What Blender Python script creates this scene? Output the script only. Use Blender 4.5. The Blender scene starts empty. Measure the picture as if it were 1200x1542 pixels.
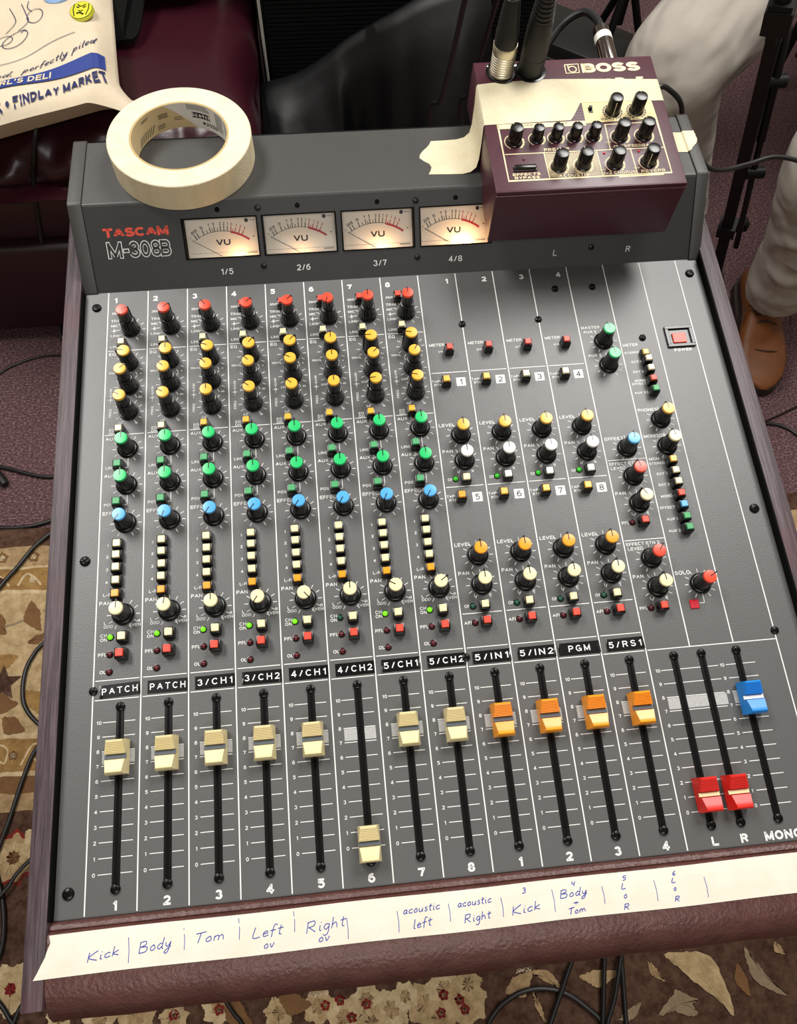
import bpy, bmesh, math, random
from mathutils import Vector, Matrix, Euler
random.seed(7)
scene = bpy.context.scene
COL = scene.collection
PI = math.pi
def R_(d): return math.radians(d)

# ------------------------------------------------------------------ camera, world, lights, exposure
H0 = 0.82                      # height of the mixer panel's front edge
TILT = R_(5)                   # the panel slopes a little towards the operator
PANEL = Matrix.Translation((0, 0, H0)) @ Matrix.Rotation(TILT, 4, 'X')
CR = [[0.994695393333992, -0.09664298532374428, 0.03523078011979748],
      [-0.07746105599954813, -0.929097355393274, -0.36163225658762743],
      [0.06768204550373635, 0.3569849262769218, -0.9316549270666103]]
CC = Vector((0.16778296, 0.03565941, 0.52179428))
FPX = 1202.49
cam = bpy.data.cameras.new('camera')
cam.sensor_fit = 'HORIZONTAL'; cam.sensor_width = 36; cam.lens = FPX / 1200 * 36
cam.clip_start = 0.02; cam.clip_end = 50
camo = bpy.data.objects.new('camera', cam); COL.objects.link(camo)
m = Matrix(((CR[0][0], -CR[1][0], -CR[2][0], CC.x), (CR[0][1], -CR[1][1], -CR[2][1], CC.y),
            (CR[0][2], -CR[1][2], -CR[2][2], CC.z), (0, 0, 0, 1)))
camo.matrix_world = PANEL @ m
scene.camera = camo

w = bpy.data.worlds.new('world'); scene.world = w; w.use_nodes = True
bg = w.node_tree.nodes['Background']; bg.inputs[0].default_value = (1, .97, .93, 1); bg.inputs[1].default_value = 0.10
scene.view_settings.view_transform = 'Standard'; scene.view_settings.look = 'None'
scene.view_settings.gamma = 1; scene.view_settings.use_curve_mapping = False
scene.view_settings.exposure = 0.0

def area(name, loc, sx, sy, power, col=(1, .96, .9)):
    l = bpy.data.lights.new(name, 'AREA'); l.shape = 'RECTANGLE'; l.size = sx; l.size_y = sy
    l.energy = power; l.color = col
    o = bpy.data.objects.new(name, l); o.location = loc; COL.objects.link(o); return o
area('ceiling_or_fill_light', (1.12, 1.28, 2.56), .9, 1.1, 55, (1, .975, .94))
area('ceiling_or_fill_light', (-.72, 1.12, 2.56), .6, 1.2, 44, (1, .975, .94))
area('ceiling_or_fill_light', (0.25, -1.25, 2.56), 1.2, .6, 23, (1, .975, .94))  # unseen fill behind the camera, added to brighten the fader area

# ------------------------------------------------------------------ helpers
def hx(s):
    s = s.lstrip('#'); c = [int(s[i:i+2], 16) / 255 for i in (0, 2, 4)]
    return tuple((x / 12.92 if x <= .04045 else ((x + .055) / 1.055) ** 2.4) for x in c) + (1,)

def mat(name, col, rough=.5, metal=0, spec=.5, bump=None, var=None, emit=None, coat=0, aniso=None):
    """col hex; bump=(scale, strength, detail); var=(scale, hex2, stretch) colour variation"""
    m = bpy.data.materials.new(name); m.use_nodes = True
    nt = m.node_tree; b = nt.nodes['Principled BSDF']
    c = hx(col); b.inputs['Base Color'].default_value = c
    b.inputs['Roughness'].default_value = rough; b.inputs['Metallic'].default_value = metal
    b.inputs['Specular IOR Level'].default_value = spec
    b.inputs['Coat Weight'].default_value = coat
    tc = None
    def coord(stretch):
        tc = nt.nodes.new('ShaderNodeTexCoord'); mp = nt.nodes.new('ShaderNodeMapping')
        mp.inputs['Scale'].default_value = stretch
        nt.links.new(tc.outputs['Object'], mp.inputs[0]); return mp.outputs[0]
    if var:
        sc, c2, st = var
        n = nt.nodes.new('ShaderNodeTexNoise'); n.inputs['Scale'].default_value = sc; n.inputs['Detail'].default_value = 5
        n.inputs['Roughness'].default_value = .65
        nt.links.new(coord(st), n.inputs['Vector'])
        r = nt.nodes.new('ShaderNodeValToRGB'); r.color_ramp.elements[0].position = .35; r.color_ramp.elements[1].position = .65
        r.color_ramp.elements[0].color = c; r.color_ramp.elements[1].color = hx(c2)
        nt.links.new(n.outputs['Fac'], r.inputs[0]); nt.links.new(r.outputs[0], b.inputs['Base Color'])
    if bump:
        n = nt.nodes.new('ShaderNodeTexNoise'); n.inputs['Scale'].default_value = bump[0]; n.inputs['Detail'].default_value = bump[2] if len(bump) > 2 else 3
        nt.links.new(coord(bump[3] if len(bump) > 3 else (1, 1, 1)), n.inputs['Vector'])
        bp = nt.nodes.new('ShaderNodeBump'); bp.inputs['Strength'].default_value = bump[1]; bp.inputs['Distance'].default_value = .002
        nt.links.new(n.outputs['Fac'], bp.inputs['Height']); nt.links.new(bp.outputs[0], b.inputs['Normal'])
    if emit:
        b.inputs['Emission Color'].default_value = hx(emit[0]); b.inputs['Emission Strength'].default_value = emit[1]
    return m

def catmull(pts, n=6, closed=False):
    P = [Vector(p) for p in pts]
    if len(P) < 3: return P
    out = []
    N = len(P)
    rng = N if closed else N - 1
    for i in range(rng):
        if closed: p0, p1, p2, p3 = P[(i-1) % N], P[i], P[(i+1) % N], P[(i+2) % N]
        else: p0, p1, p2, p3 = P[max(i-1, 0)], P[i], P[i+1], P[min(i+2, N-1)]
        for k in range(n):
            t = k / n
            out.append(.5 * ((2*p1) + (p2-p0)*t + (2*p0-5*p1+4*p2-p3)*t*t + (3*p1-p0-3*p2+p3)*t**3))
    if not closed: out.append(P[-1])
    return out

# a plain grotesque drawn with strokes: unit cap height, each letter is (width, strokes)
def E(cx, cy, rx, ry, a0, a1, n=None):
    n = n or max(3, int(abs(a1-a0)/14))
    return [(cx+rx*math.cos(R_(a0+(a1-a0)*k/n)), cy+ry*math.sin(R_(a0+(a1-a0)*k/n))) for k in range(n+1)]
FONT = {
'A': (.8, [[(0, 0), (.4, 1)], [(.4, 1), (.8, 0)], [(.16, .34), (.64, .34)]]),
'B': (.66, [[(0, 0), (0, 1)], [(0, 1)]+E(.38, .76, .24, .24, 90, -90)+[(0, .52)], [(0, .52)]+E(.40, .26, .26, .26, 90, -90)+[(0, 0)]]),
'C': (.74, [E(.39, .5, .39, .5, 42, 318)]),
'D': (.72, [[(0, 0), (0, 1)], [(0, 1)]+E(.30, .5, .42, .5, 90, -90)+[(0, 0)]]),
'E': (.6, [[(0, 0), (0, 1)], [(0, 1), (.6, 1)], [(0, .52), (.54, .52)], [(0, 0), (.6, 0)]]),
'F': (.56, [[(0, 0), (0, 1)], [(0, 1), (.56, 1)], [(0, .5), (.48, .5)]]),
'G': (.78, [E(.39, .5, .39, .5, 45, 325), [(.76, .46), (.44, .46)], [(.76, .46), (.76, .05)]]),
'H': (.68, [[(0, 0), (0, 1)], [(.68, 0), (.68, 1)], [(0, .52), (.68, .52)]]),
'I': (.02, [[(.01, 0), (.01, 1)]]),
'J': (.48, [[(.48, 1), (.48, .3)]+E(.24, .26, .24, .26, 0, -180)]),
'K': (.68, [[(0, 0), (0, 1)], [(.64, 1), (.02, .38)], [(.22, .6), (.68, 0)]]),
'L': (.54, [[(0, 0), (0, 1)], [(0, 0), (.54, 0)]]),
'M': (.82, [[(0, 0), (0, 1)], [(0, 1), (.41, .04)], [(.41, .04), (.82, 1)], [(.82, 0), (.82, 1)]]),
'N': (.7, [[(0, 0), (0, 1)], [(0, 1), (.7, 0)], [(.7, 0), (.7, 1)]]),
'O': (.78, [E(.39, .5, .39, .5, 0, 360)]),
'P': (.62, [[(0, 0), (0, 1)], [(0, 1)]+E(.34, .73, .28, .27, 90, -90)+[(0, .46)]]),
'Q': (.78, [E(.39, .5, .39, .5, 0, 360), [(.48, .26), (.78, -.04)]]),
'R': (.66, [[(0, 0), (0, 1)], [(0, 1)]+E(.36, .75, .27, .25, 90, -90)+[(0, .5)], [(.36, .5), (.66, 0)]]),
'S': (.66, [E(.33, .755, .30, .245, 18, 255)+E(.33, .255, .33, .255, 75, -165)]),
'T': (.66, [[(.33, 0), (.33, 1)], [(0, 1), (.66, 1)]]),
'U': (.68, [[(0, 1), (0, .34)]+E(.34, .32, .34, .32, 180, 360)+[(.68, 1)]]),
'V': (.74, [[(0, 1), (.37, 0)], [(.37, 0), (.74, 1)]]),
'W': (1.06, [[(0, 1), (.27, 0)], [(.27, 0), (.53, 1)], [(.53, 1), (.79, 0)], [(.79, 0), (1.06, 1)]]),
'X': (.68, [[(0, 0), (.68, 1)], [(0, 1), (.68, 0)]]),
'Y': (.68, [[(0, 1), (.34, .46)], [(.68, 1), (.34, .46)], [(.34, 0), (.34, .46)]]),
'Z': (.62, [[(0, 1), (.62, 1)], [(.62, 1), (0, 0)], [(0, 0), (.62, 0)]]),
'0': (.58, [E(.29, .5, .29, .5, 0, 360)]),
'1': (.34, [[(.3, 0), (.3, 1)], [(.3, 1), (.04, .74)]]),
'2': (.58, [E(.29, .72, .28, .28, 172, -38)+[(.02, .02)], [(0, 0), (.58, 0)]]),
'3': (.58, [E(.28, .76, .25, .24, 165, -90), E(.28, .26, .30, .26, 90, -165)]),
'4': (.6, [[(.44, 0), (.44, 1)], [(.44, 1), (0, .28)], [(0, .26), (.6, .26)]]),
'5': (.58, [[(.08, 1), (.52, 1)], [(.1, 1), (.05, .52)], E(.28, .33, .30, .33, 138, -160)]),
'6': (.58, [E(.29, .32, .29, .32, 0, 360), E(.36, .52, .35, .48, 62, 195)]),
'7': (.56, [[(0, 1), (.56, 1)], [(.56, .98), (.36, .55), (.2, 0)]]),
'8': (.6, [E(.3, .76, .25, .24, 0, 360), E(.3, .26, .3, .26, 0, 360)]),
'9': (.58, [E(.29, .68, .29, .32, 0, 360), E(.22, .48, .35, .48, -118, 15)]),
'/': (.4, [[(0, -.02), (.4, 1.02)]]), '-': (.34, [[(0, .42), (.34, .42)]]), '+': (.5, [[(0, .42), (.5, .42)], [(.25, .17), (.25, .67)]]),
'·': (.06, [[(0, .42), (.06, .42)]]), '•': (.3, [[(.02, .45), (.28, .45)], [(.15, .32), (.15, .58)], E(.15, .45, .1, .1, 0, 360)]), "'": (.02, [[(.01, .7), (.01, 1)]]),
'#': (.66, [[(.1, 0), (.26, 1)], [(.42, 0), (.58, 1)], [(0, .66), (.66, .66)], [(0, .34), (.66, .34)]]),
'c': (.5, [E(.26, .35, .26, .35, 45, 315)]), 'o': (.54, [E(.27, .35, .27, .35, 0, 360)]), 't': (.34, [[(.16, 0), (.16, .95)], [(0, .68), (.34, .68)]]),
'h': (.5, [[(0, 0), (0, 1)], E(.25, .45, .25, .25, 180, 0)+[(.5, 0)]]), 'd': (.54, [[(.54, 0), (.54, 1)], E(.27, .35, .27, .35, 0, 360)]),
'k': (.48, [[(0, 0), (0, 1)], [(.44, .68), (.02, .28)], [(.16, .42), (.48, 0)]]), 'z': (.44, [[(0, .68), (.44, .68)], [(.44, .68), (0, 0)], [(0, 0), (.44, 0)]]),
'x': (.5, [[(0, 0), (.5, .66)], [(0, .66), (.5, 0)]]),
}
_gl = {}
CAPH = 1.0
def glyph(s, bold=0.0, space=1.0, gap=.17):
    k = (s, bold, space, gap)
    if k in _gl: return _gl[k]
    t = .165+2.6*bold; vs = []; fs = []; pen = 0.0
    for ch in s:
        if ch == ' ': pen += .42*space; continue
        w_, strokes = FONT[ch]
        for st in strokes:
            q = [Vector((pen+t/2+x, t/2+y*(1-t))) for x, y in st]
            if len(q) == 2 and (abs(q[0].x-q[1].x) < 1e-4 or abs(q[0].y-q[1].y) < 1e-4):
                d = (q[1]-q[0]).normalized()*t/2; q = [q[0]-d, q[1]+d]
            closed = (q[0]-q[-1]).length < 1e-4 and len(q) > 3
            if closed: q = q[:-1]
            N = len(q); o = len(vs)
            for i in range(N):
                d = (q[(i+1) % N]-q[i-1]) if closed else (q[min(i+1, N-1)]-q[max(i-1, 0)])
                d = d.normalized(); n_ = Vector((-d.y, d.x))*t/2
                vs += [(q[i].x-n_.x, q[i].y-n_.y, 0), (q[i].x+n_.x, q[i].y+n_.y, 0)]
            fs += [(o+2*i, o+2*((i+1) % N), o+2*((i+1) % N)+1, o+2*i+1) for i in range(N if closed else N-1)]
        pen += w_+t+gap*space*space
    wd = pen-gap*space*space
    _gl[k] = (vs, fs, wd); return _gl[k]

class MB:
    def __init__(s): s.v = []; s.f = []; s.m = []
    def add(s, vs, fs, mi=0, M=None):
        o = len(s.v)
        s.v += [tuple(M @ Vector(v)) for v in vs] if M is not None else [tuple(v) for v in vs]
        s.f += [tuple(i+o for i in f) for f in fs]; s.m += [mi]*len(fs); return s
    def quad(s, a, b, c, d, mi=0): return s.add([a, b, c, d], [(0, 1, 2, 3)], mi)
    def bm(s, bm, mi=0, M=None):
        bm.verts.index_update()
        s.add([tuple(v.co) for v in bm.verts], [tuple(v.index for v in f.verts) for f in bm.faces], mi, M); bm.free(); return s
    def box(s, c, d, mi=0, bev=0, seg=2, M=None, taper=None):
        b = bmesh.new(); bmesh.ops.create_cube(b, size=1)
        for v in b.verts:
            k = taper if (taper and v.co.z > 0) else (1, 1)
            v.co = Vector((v.co.x*d[0]*k[0], v.co.y*d[1]*k[1], v.co.z*d[2]))
        if bev: bmesh.ops.bevel(b, geom=list(b.edges), offset=bev, segments=seg, affect='EDGES', profile=.5)
        for v in b.verts: v.co += Vector(c)
        return s.bm(b, mi, M)
    def rect(s, x0, y0, x1, y1, z, mi=0): return s.quad((x0, y0, z), (x1, y0, z), (x1, y1, z), (x0, y1, z), mi)
    def lathe(s, prof, n=32, mi=0, M=None, flute=0, cap0=True, cap1=True, sq=(1, 1)):
        vs = []; fs = []
        for r, z in prof:
            for k in range(n):
                a = 2*PI*k/n; rr = r*(1-flute*(k % 2))
                vs.append((rr*math.cos(a)*sq[0], rr*math.sin(a)*sq[1], z))
        for j in range(len(prof)-1):
            for k in range(n):
                k2 = (k+1) % n
                fs.append((j*n+k, j*n+k2, (j+1)*n+k2, (j+1)*n+k))
        if cap0: fs.append(tuple(range(n-1, -1, -1)))
        if cap1: fs.append(tuple(range((len(prof)-1)*n, len(prof)*n)))
        return s.add(vs, fs, mi, M)
    def tube(s, pts, r, n=10, mi=0, caps=True, M=None, closed=False):
        P = [Vector(p) for p in pts]; vs = []; fs = []
        N = len(P); up = None
        for i, p in enumerate(P):
            if closed: t = (P[(i+1) % N]-P[i-1]).normalized()
            else: t = (P[min(i+1, N-1)]-P[max(i-1, 0)]).normalized()
            if up is None:
                up = Vector((0, 0, 1)) if abs(t.z) < .9 else Vector((1, 0, 0))
            up = (up - t*up.dot(t)).normalized(); sd = t.cross(up)
            rr = r[i] if isinstance(r, (list, tuple)) else r
            for k in range(n):
                a = 2*PI*k/n; vs.append(p + rr*(math.cos(a)*up + math.sin(a)*sd))
        for j in range(N if closed else N-1):
            j2 = (j+1) % N
            for k in range(n):
                k2 = (k+1) % n; fs.append((j*n+k, j*n+k2, j2*n+k2, j2*n+k))
        if caps and not closed: fs.append(tuple(range(n-1, -1, -1))); fs.append(tuple(range((N-1)*n, N*n)))
        return s.add(vs, fs, mi, M)
    def prism(s, poly, z0, z1, mi=0, M=None):
        n = len(poly); vs = [(x, y, z0) for x, y in poly]+[(x, y, z1) for x, y in poly]
        fs = [tuple(range(n-1, -1, -1)), tuple(range(n, 2*n))]+[(k, (k+1) % n, n+(k+1) % n, n+k) for k in range(n)]
        return s.add(vs, fs, mi, M)
    def loft(s, rings, mi=0, caps=True, closed=False):
        n = len(rings[0]); vs = [p for r in rings for p in r]; fs = []
        for j in range(len(rings)-1):
            for k in range(n):
                k2 = (k+1) % n; fs.append((j*n+k, j*n+k2, (j+1)*n+k2, (j+1)*n+k))
        if caps: fs.append(tuple(range(n-1, -1, -1))); fs.append(tuple(range((len(rings)-1)*n, len(rings)*n)))
        return s.add(vs, fs, mi)
    def grid(s, fn, nu, nv, mi=0):
        vs = [fn(i/nu, j/nv) for j in range(nv+1) for i in range(nu+1)]
        fs = [(j*(nu+1)+i, j*(nu+1)+i+1, (j+1)*(nu+1)+i+1, (j+1)*(nu+1)+i) for j in range(nv) for i in range(nu)]
        return s.add(vs, fs, mi)
    def text(s, t, x, y, h, mi=0, al='C', bold=0.0, space=1.0, rot=0, mp=None, z=.0, sx=1.0, width=None, valign='B', shear=0, gap=.17):
        vs, fs, wd = glyph(t, bold, space, gap)
        k = h/CAPH; kx = k*sx
        if width: kx = width/wd
        ox = {'L': 0, 'C': -wd*kx/2, 'R': -wd*kx}[al]; oy = -h/2 if valign == 'M' else 0
        c, sn = math.cos(rot), math.sin(rot); out = []
        for a, b, d in vs:
            px = a*kx+ox+shear*b*k; py = b*k+oy
            qx = x+px*c-py*sn; qy = y+px*sn+py*c
            out.append(mp(qx, qy) if mp else (qx, qy, z+d*k))
        return s.add(out, fs, mi)
    def ribbon(s, pts, wd, mi=0, mp=None, z=0.0, closed=False):
        P = [Vector((p[0], p[1])) for p in pts]; vs = []; N = len(P)
        for i in range(N):
            t = (P[(i+1) % N]-P[i-1]) if closed else (P[min(i+1, N-1)]-P[max(i-1, 0)])
            t = t.normalized() if t.length > 1e-9 else Vector((1, 0)); nn = Vector((-t.y, t.x))*wd/2
            for q in (P[i]-nn, P[i]+nn): vs.append(mp(q.x, q.y) if mp else (q.x, q.y, z))
        fs = [(2*i, 2*((i+1) % N), 2*((i+1) % N)+1, 2*i+1) for i in range(N if closed else N-1)]
        return s.add(vs, fs, mi)
    def arc(s, cx, cy, r, a0, a1, wd, mi=0, z=0, n=16, mp=None):
        return s.ribbon([(cx+r*math.cos(a0+(a1-a0)*k/n), cy+r*math.sin(a0+(a1-a0)*k/n)) for k in range(n+1)], wd, mi, mp, z)
    def hand(s, t, x0, y0, x1, y1, xh, wd, mi=0, mp=None, z=0, shear=.2):
        pen = 0; st = []
        for ch in t:
            if ch == ' ': pen += .8; continue
            g = HW[ch]
            for k in g[1]:
                q = [(pen+p[0]+shear*p[1], p[1]) for p in k]
                st.append([(v.x, v.y) for v in catmull([(a, b, 0) for a, b in q], 5)] if len(q) > 2 else q)
            pen += g[0]+.12
        sx = math.hypot(x1-x0, y1-y0)/pen; a = math.atan2(y1-y0, x1-x0); c, sn = math.cos(a), math.sin(a)
        for k in st:
            q = [(x0+p[0]*sx*c-p[1]*xh*sn, y0+p[0]*sx*sn+p[1]*xh*c) for p in k]
            s.ribbon(q, wd, mi, mp, z)
        return s
    def mesh(s, name, mats, smooth=35):
        me = bpy.data.meshes.new(name); me.from_pydata(s.v, [], s.f)
        for m_ in (mats if isinstance(mats, (list, tuple)) else [mats]): me.materials.append(m_)
        me.polygons.foreach_set('material_index', s.m)
        if smooth:
            me.polygons.foreach_set('use_smooth', [True]*len(s.f)); me.update()
            me.set_sharp_from_angle(angle=R_(smooth))
        me.update(); return me
    def build(s, name, mats, parent=None, loc=(0, 0, 0), smooth=35):
        return link(name, s.mesh(name, mats, smooth), parent, loc)

def link(name, me, parent=None, loc=(0, 0, 0), rz=0):
    o = bpy.data.objects.new(name, me); COL.objects.link(o)
    o.location = loc
    if rz: o.rotation_euler = (0, 0, rz)
    if parent is not None: o.parent = parent
    return o
def tag(o, label=None, cat=None, group=None, kind=None):
    if label: o['label'] = label
    if cat: o['category'] = cat
    if group: o['group'] = group
    if kind: o['kind'] = kind
    return o
def thing(name, label, cat, M=None, group=None):
    o = bpy.data.objects.new(name, None); o.empty_display_size = .05; COL.objects.link(o)
    if M is not None: o.matrix_world = M
    return tag(o, label, cat, group)
def struct(o): o['kind'] = 'structure'; return o

HW = {
'K': (1.3, [[(0, 2), (0, 0)], [(1.1, 2), (.05, .9), (1.2, 0)]]),
'i': (.5, [[(.2, 1), (.2, .15), (.45, .05)], [(.22, 1.45), (.28, 1.55)]]),
'c': (.9, [[(.8, .85), (.5, 1), (.12, .6), (.3, .05), (.85, .2)]]),
'k': (1.0, [[(.15, 2), (.12, 0)], [(.8, 1), (.18, .5), (.9, 0)]]),
'B': (1.4, [[(.1, 2), (.1, 0)], [(0, 1.9), (.8, 2), (.9, 1.4), (.2, 1.05)], [(.2, 1.05), (1.1, .9), (1.0, .1), (.1, 0)]]),
'o': (.9, [[(.5, 1), (.12, .6), (.3, .05), (.75, .3), (.6, .95), (.4, 1)]]),
'd': (1, [[(.75, .9), (.4, 1), (.1, .5), (.35, .02), (.75, .5)], [(.85, 2.0), (.75, .2), (.95, 0)]]),
'y': (1, [[(.1, 1), (.2, .35), (.5, .25), (.75, .9)], [(.8, 1), (.6, -.6), (.25, -1), (.1, -.6), (.9, .2)]]),
'T': (1.2, [[(0, 1.8), (1.2, 2)], [(.6, 1.9), (.5, 0)]]),
'm': (1.5, [[(.1, 1), (.12, 0)], [(.12, .7), (.45, 1), (.65, .7), (.65, 0)], [(.65, .7), (1.0, 1), (1.2, .6), (1.3, 0)]]),
'n': (1.0, [[(.1, 1), (.12, 0)], [(.12, .7), (.5, 1), (.75, .6), (.8, 0)]]),
'L': (1.1, [[(.2, 2), (.12, .1), (1.0, .1)]]),
'e': (.8, [[(.1, .5), (.65, .65), (.5, 1), (.15, .7), (.25, .05), (.8, .2)]]),
'f': (.8, [[(.8, 1.8), (.5, 2), (.35, 1.4), (.3, -.3)], [(0, .9), (.7, 1)]]),
't': (.7, [[(.35, 1.7), (.3, .15), (.6, .05)], [(0, 1.1), (.7, 1.2)]]),
'R': (1.4, [[(.1, 2), (.1, 0)], [(0, 1.9), (.9, 2), (.9, 1.2), (.2, 1.0)], [(.3, 1), (1.2, 0)]]),
'g': (.9, [[(.7, .9), (.35, 1), (.1, .5), (.4, .05), (.7, .5)], [(.75, 1), (.7, -.6), (.35, -1), (.1, -.7)]]),
'h': (1.0, [[(.15, 2), (.1, 0)], [(.12, .6), (.5, 1), (.7, .6), (.75, 0)]]),
'v': (.9, [[(.1, 1), (.4, 0), (.8, 1)]]),
'a': (.95, [[(.75, .9), (.4, 1), (.1, .5), (.35, .02), (.72, .5)], [(.78, 1), (.72, .2), (.95, .05)]]),
'u': (1, [[(.1, 1), (.15, .2), (.5, .05), (.75, .5)], [(.78, 1), (.78, .2), (.95, .05)]]),
's': (.75, [[(.6, .9), (.3, 1), (.2, .7), (.6, .35), (.4, 0), (.1, .1)]]),
'r': (.75, [[(.15, 1), (.15, 0)], [(.15, .6), (.4, .95), (.7, .9)]]),
'l': (.5, [[(.25, 2), (.2, .1), (.45, .05)]]),
'p': (1, [[(.2, 1), (.1, -1)], [(.18, .7), (.5, 1), (.8, .6), (.5, .05), (.18, .25)]]),
'D': (1.3, [[(.1, 2), (.1, 0)], [(0, 2), (.9, 1.6), (1, .6), (.1, 0)]]),
',': (.5, [[(.2, .2), (.1, -.3)]]),
'+': (1.2, [[(.1, .8), (1.1, .8)], [(.6, 1.3), (.6, .3)]]),
'3': (1, [[(.1, 1.8), (.6, 2), (.8, 1.5), (.4, 1.1)], [(.4, 1.1), (.9, .8), (.7, .1), (.1, .1)]]),
'4': (1, [[(.2, 2), (.1, 1), (.8, 1)], [(.75, 2), (.7, 0)]]),
'5': (1, [[(.9, 2), (.2, 2), (.15, 1.2), (.7, 1.2), (.8, .4), (.1, .1)]]),
'6': (1, [[(.7, 2), (.2, 1.1), (.2, .3), (.6, .05), (.75, .6), (.25, .8)]]),
}

# pixel of the photograph -> world (used only to find where things stand)
def ray(u, v):
    d = Vector(((u-600)/FPX, (v-771)/FPX, 1))
    dl = Vector([sum(CR[k][i]*d[k] for k in range(3)) for i in range(3)])
    return PANEL @ CC, (PANEL.to_3x3() @ dl)
def atZ(u, v, z):
    o, d = ray(u, v); return o+d*((z-o.z)/d.z)
def P3(x, y, z): return PANEL @ Vector((x, y, z))

# ------------------------------------------------------------------ materials
M = {}
M['panel'] = mat('panel_grey', '#555554', .40, spec=.52, bump=(900, .06, 2))
M['white_ink'] = mat('white_ink', '#e4e4e0', .5)
M['grey_ink'] = mat('grey_ink', '#9a9a98', .6, var=(900, '#b4b4b2', (1, 1, 1)))
M['dark_ink'] = mat('dark_ink', '#4a4a4a', .6)
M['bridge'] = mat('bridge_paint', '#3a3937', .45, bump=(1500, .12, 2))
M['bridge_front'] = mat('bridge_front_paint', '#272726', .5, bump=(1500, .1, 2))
M['black'] = mat('black_plastic', '#0b0b0b', .26)
M['black_matte'] = mat('black_matte', '#050505', .85, spec=.15)
M['screw'] = mat('black_screw', '#141414', .28, metal=.6)
M['cream'] = mat('cream_plastic', '#efe2b0', .27)
M['cream_dark'] = mat('cream_fader', '#e2d3a0', .42)
M['white_cap'] = mat('white_cap', '#f0efe6', .27)
M['yellow'] = mat('amber_plastic', '#f0b13a', .27)
M['orange'] = mat('orange_plastic', '#f29c1f', .27)
M['red'] = mat('red_plastic', '#e4492f', .27)
M['redbtn'] = mat('red_button', '#d9452f', .4)
M['red_fader'] = mat('red_fader', '#d6241a', .36)
M['green'] = mat('green_plastic', '#20c06a', .27)
M['green_btn'] = mat('green_button', '#3f9a5e', .42)
M['blue'] = mat('blue_plastic', '#4fa6e6', .27)
M['blue_fader'] = mat('blue_fader', '#1f86da', .36)
M['steel_line'] = mat('grey_indicator', '#5b626a', .35)
M['led_green_on'] = mat('lit_green_led', '#76e01e', .3, emit=('#6fe60c', .5))
M['led_green_dim'] = mat('dim_green_led', '#35b828', .3, emit=('#25b01a', .18))
M['led_green_off'] = mat('unlit_green_led', '#17513c', .25)
M['led_red_off'] = mat('unlit_red_led', '#4e0a16', .2)
M['led_red_sq'] = mat('red_square_lamp', '#c4162f', .3)
M['dymo'] = mat('black_label_tape', '#0a0b0c', .22)
M['dymo_text'] = mat('embossed_white', '#eef0ee', .6)
M['tape'] = mat('masking_tape', '#e0d6b8', .75, var=(60, '#d6caa8', (1, 1, 1)), bump=(500, .25, 4))
M['tape_side'] = mat('tape_roll_side', '#e2d5b2', .8, var=(90, '#d5c6a0', (1, 1, .3)), bump=(700, .2, 3))
M['tape_strip'] = mat('writing_tape', '#d9d2c0', .75, var=(40, '#e0dacb', (1, 1, 1)), bump=(700, .12, 3))
M['pen'] = mat('blue_pen', '#2f3f9c', .6)
M['core_tan'] = mat('core_tan', '#b09a66', .75)
M['core_edge'] = mat('core_edge', '#cfb98c', .8)
M['core_white'] = mat('core_white', '#e3e1dc', .6)
M['core_ink'] = mat('core_ink', '#2a2824', .7)
M['pedal'] = mat('pedal_maroon', '#47202b', .33, bump=(1800, .1, 2), coat=.0)
M['pedal_print'] = mat('pedal_cream_print', '#efdfae', .55)
M['pedal_block'] = mat('pedal_cream_block', '#e2cf92', .5)
M['knob_black'] = mat('pedal_knob', '#0c0c0c', .25)
M['silver'] = mat('nickel', '#e0d8c2', .42, metal=1)
M['chrome'] = mat('chrome', '#b8b0ab', .15, metal=1)
M['rubber'] = mat('black_rubber', '#121212', .5)
M['cable'] = mat('black_cable', '#101010', .42)
M['meter_face'] = mat('meter_face', '#f0eadb', .6)
M['needle'] = mat('needle_black', '#151515', .5)
M['meter_red'] = mat('meter_red', '#b5202c', .5)
M['logo_red'] = mat('logo_red', '#dd4a33', .5)
M['sofa'] = mat('burgundy_leather', '#2e0a14', .34, bump=(26, .5, 6))
M['sofa_dark'] = mat('burgundy_leather_plain', '#260a12', .4, bump=(40, .25, 5))
M['leather'] = mat('brown_vinyl', '#4a2823', .38, bump=(420, .32, 8), var=(60, '#56332d', (1, 1, 1)))
M['canvas'] = mat('tote_canvas', '#c9b99f', .9, bump=(900, .35, 2), var=(14, '#d2c3aa', (1, 1, 1)))
M['ink_blue'] = mat('print_blue', '#23377f', .7)
M['ink_navy'] = mat('print_navy', '#1a2350', .75)
M['badge_yellow'] = mat('badge_yellow', '#c9c83a', .3)
M['badge_blue'] = mat('badge_blue', '#7d9cc4', .3)
M['badge_grey'] = mat('badge_grey', '#9aa0a0', .3)
M['vinyl'] = mat('black_vinyl', '#050506', .45, spec=.3, bump=(22, .35, 5))
M['grille'] = mat('black_grille_cloth', '#040404', .85, spec=.2)
M['piping'] = mat('white_piping', '#a6a39b', .5)
M['pants'] = mat('khaki_trousers', '#958e85', .9, bump=(7, 1.0, 2, (1.2, 1.2, 2.6)), var=(10, '#9d968c', (1, 1, 1)))
for n_ in M['pants'].node_tree.nodes:
    if n_.type == 'MAPPING' and abs(n_.inputs['Scale'].default_value[2]-2.6) < .01:
        n_.vector_type = 'TEXTURE'; n_.inputs['Rotation'].default_value = (0, 0, R_(50)); n_.inputs['Scale'].default_value = (2.4, .62, .75)
    if n_.type == 'BUMP': n_.inputs['Distance'].default_value = .035      # soft cloth creases
M['shoe'] = mat('tan_leather_shoe', '#74421c', .48, bump=(60, .2, 4), var=(20, '#663812', (1, 1, 1)))
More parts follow.
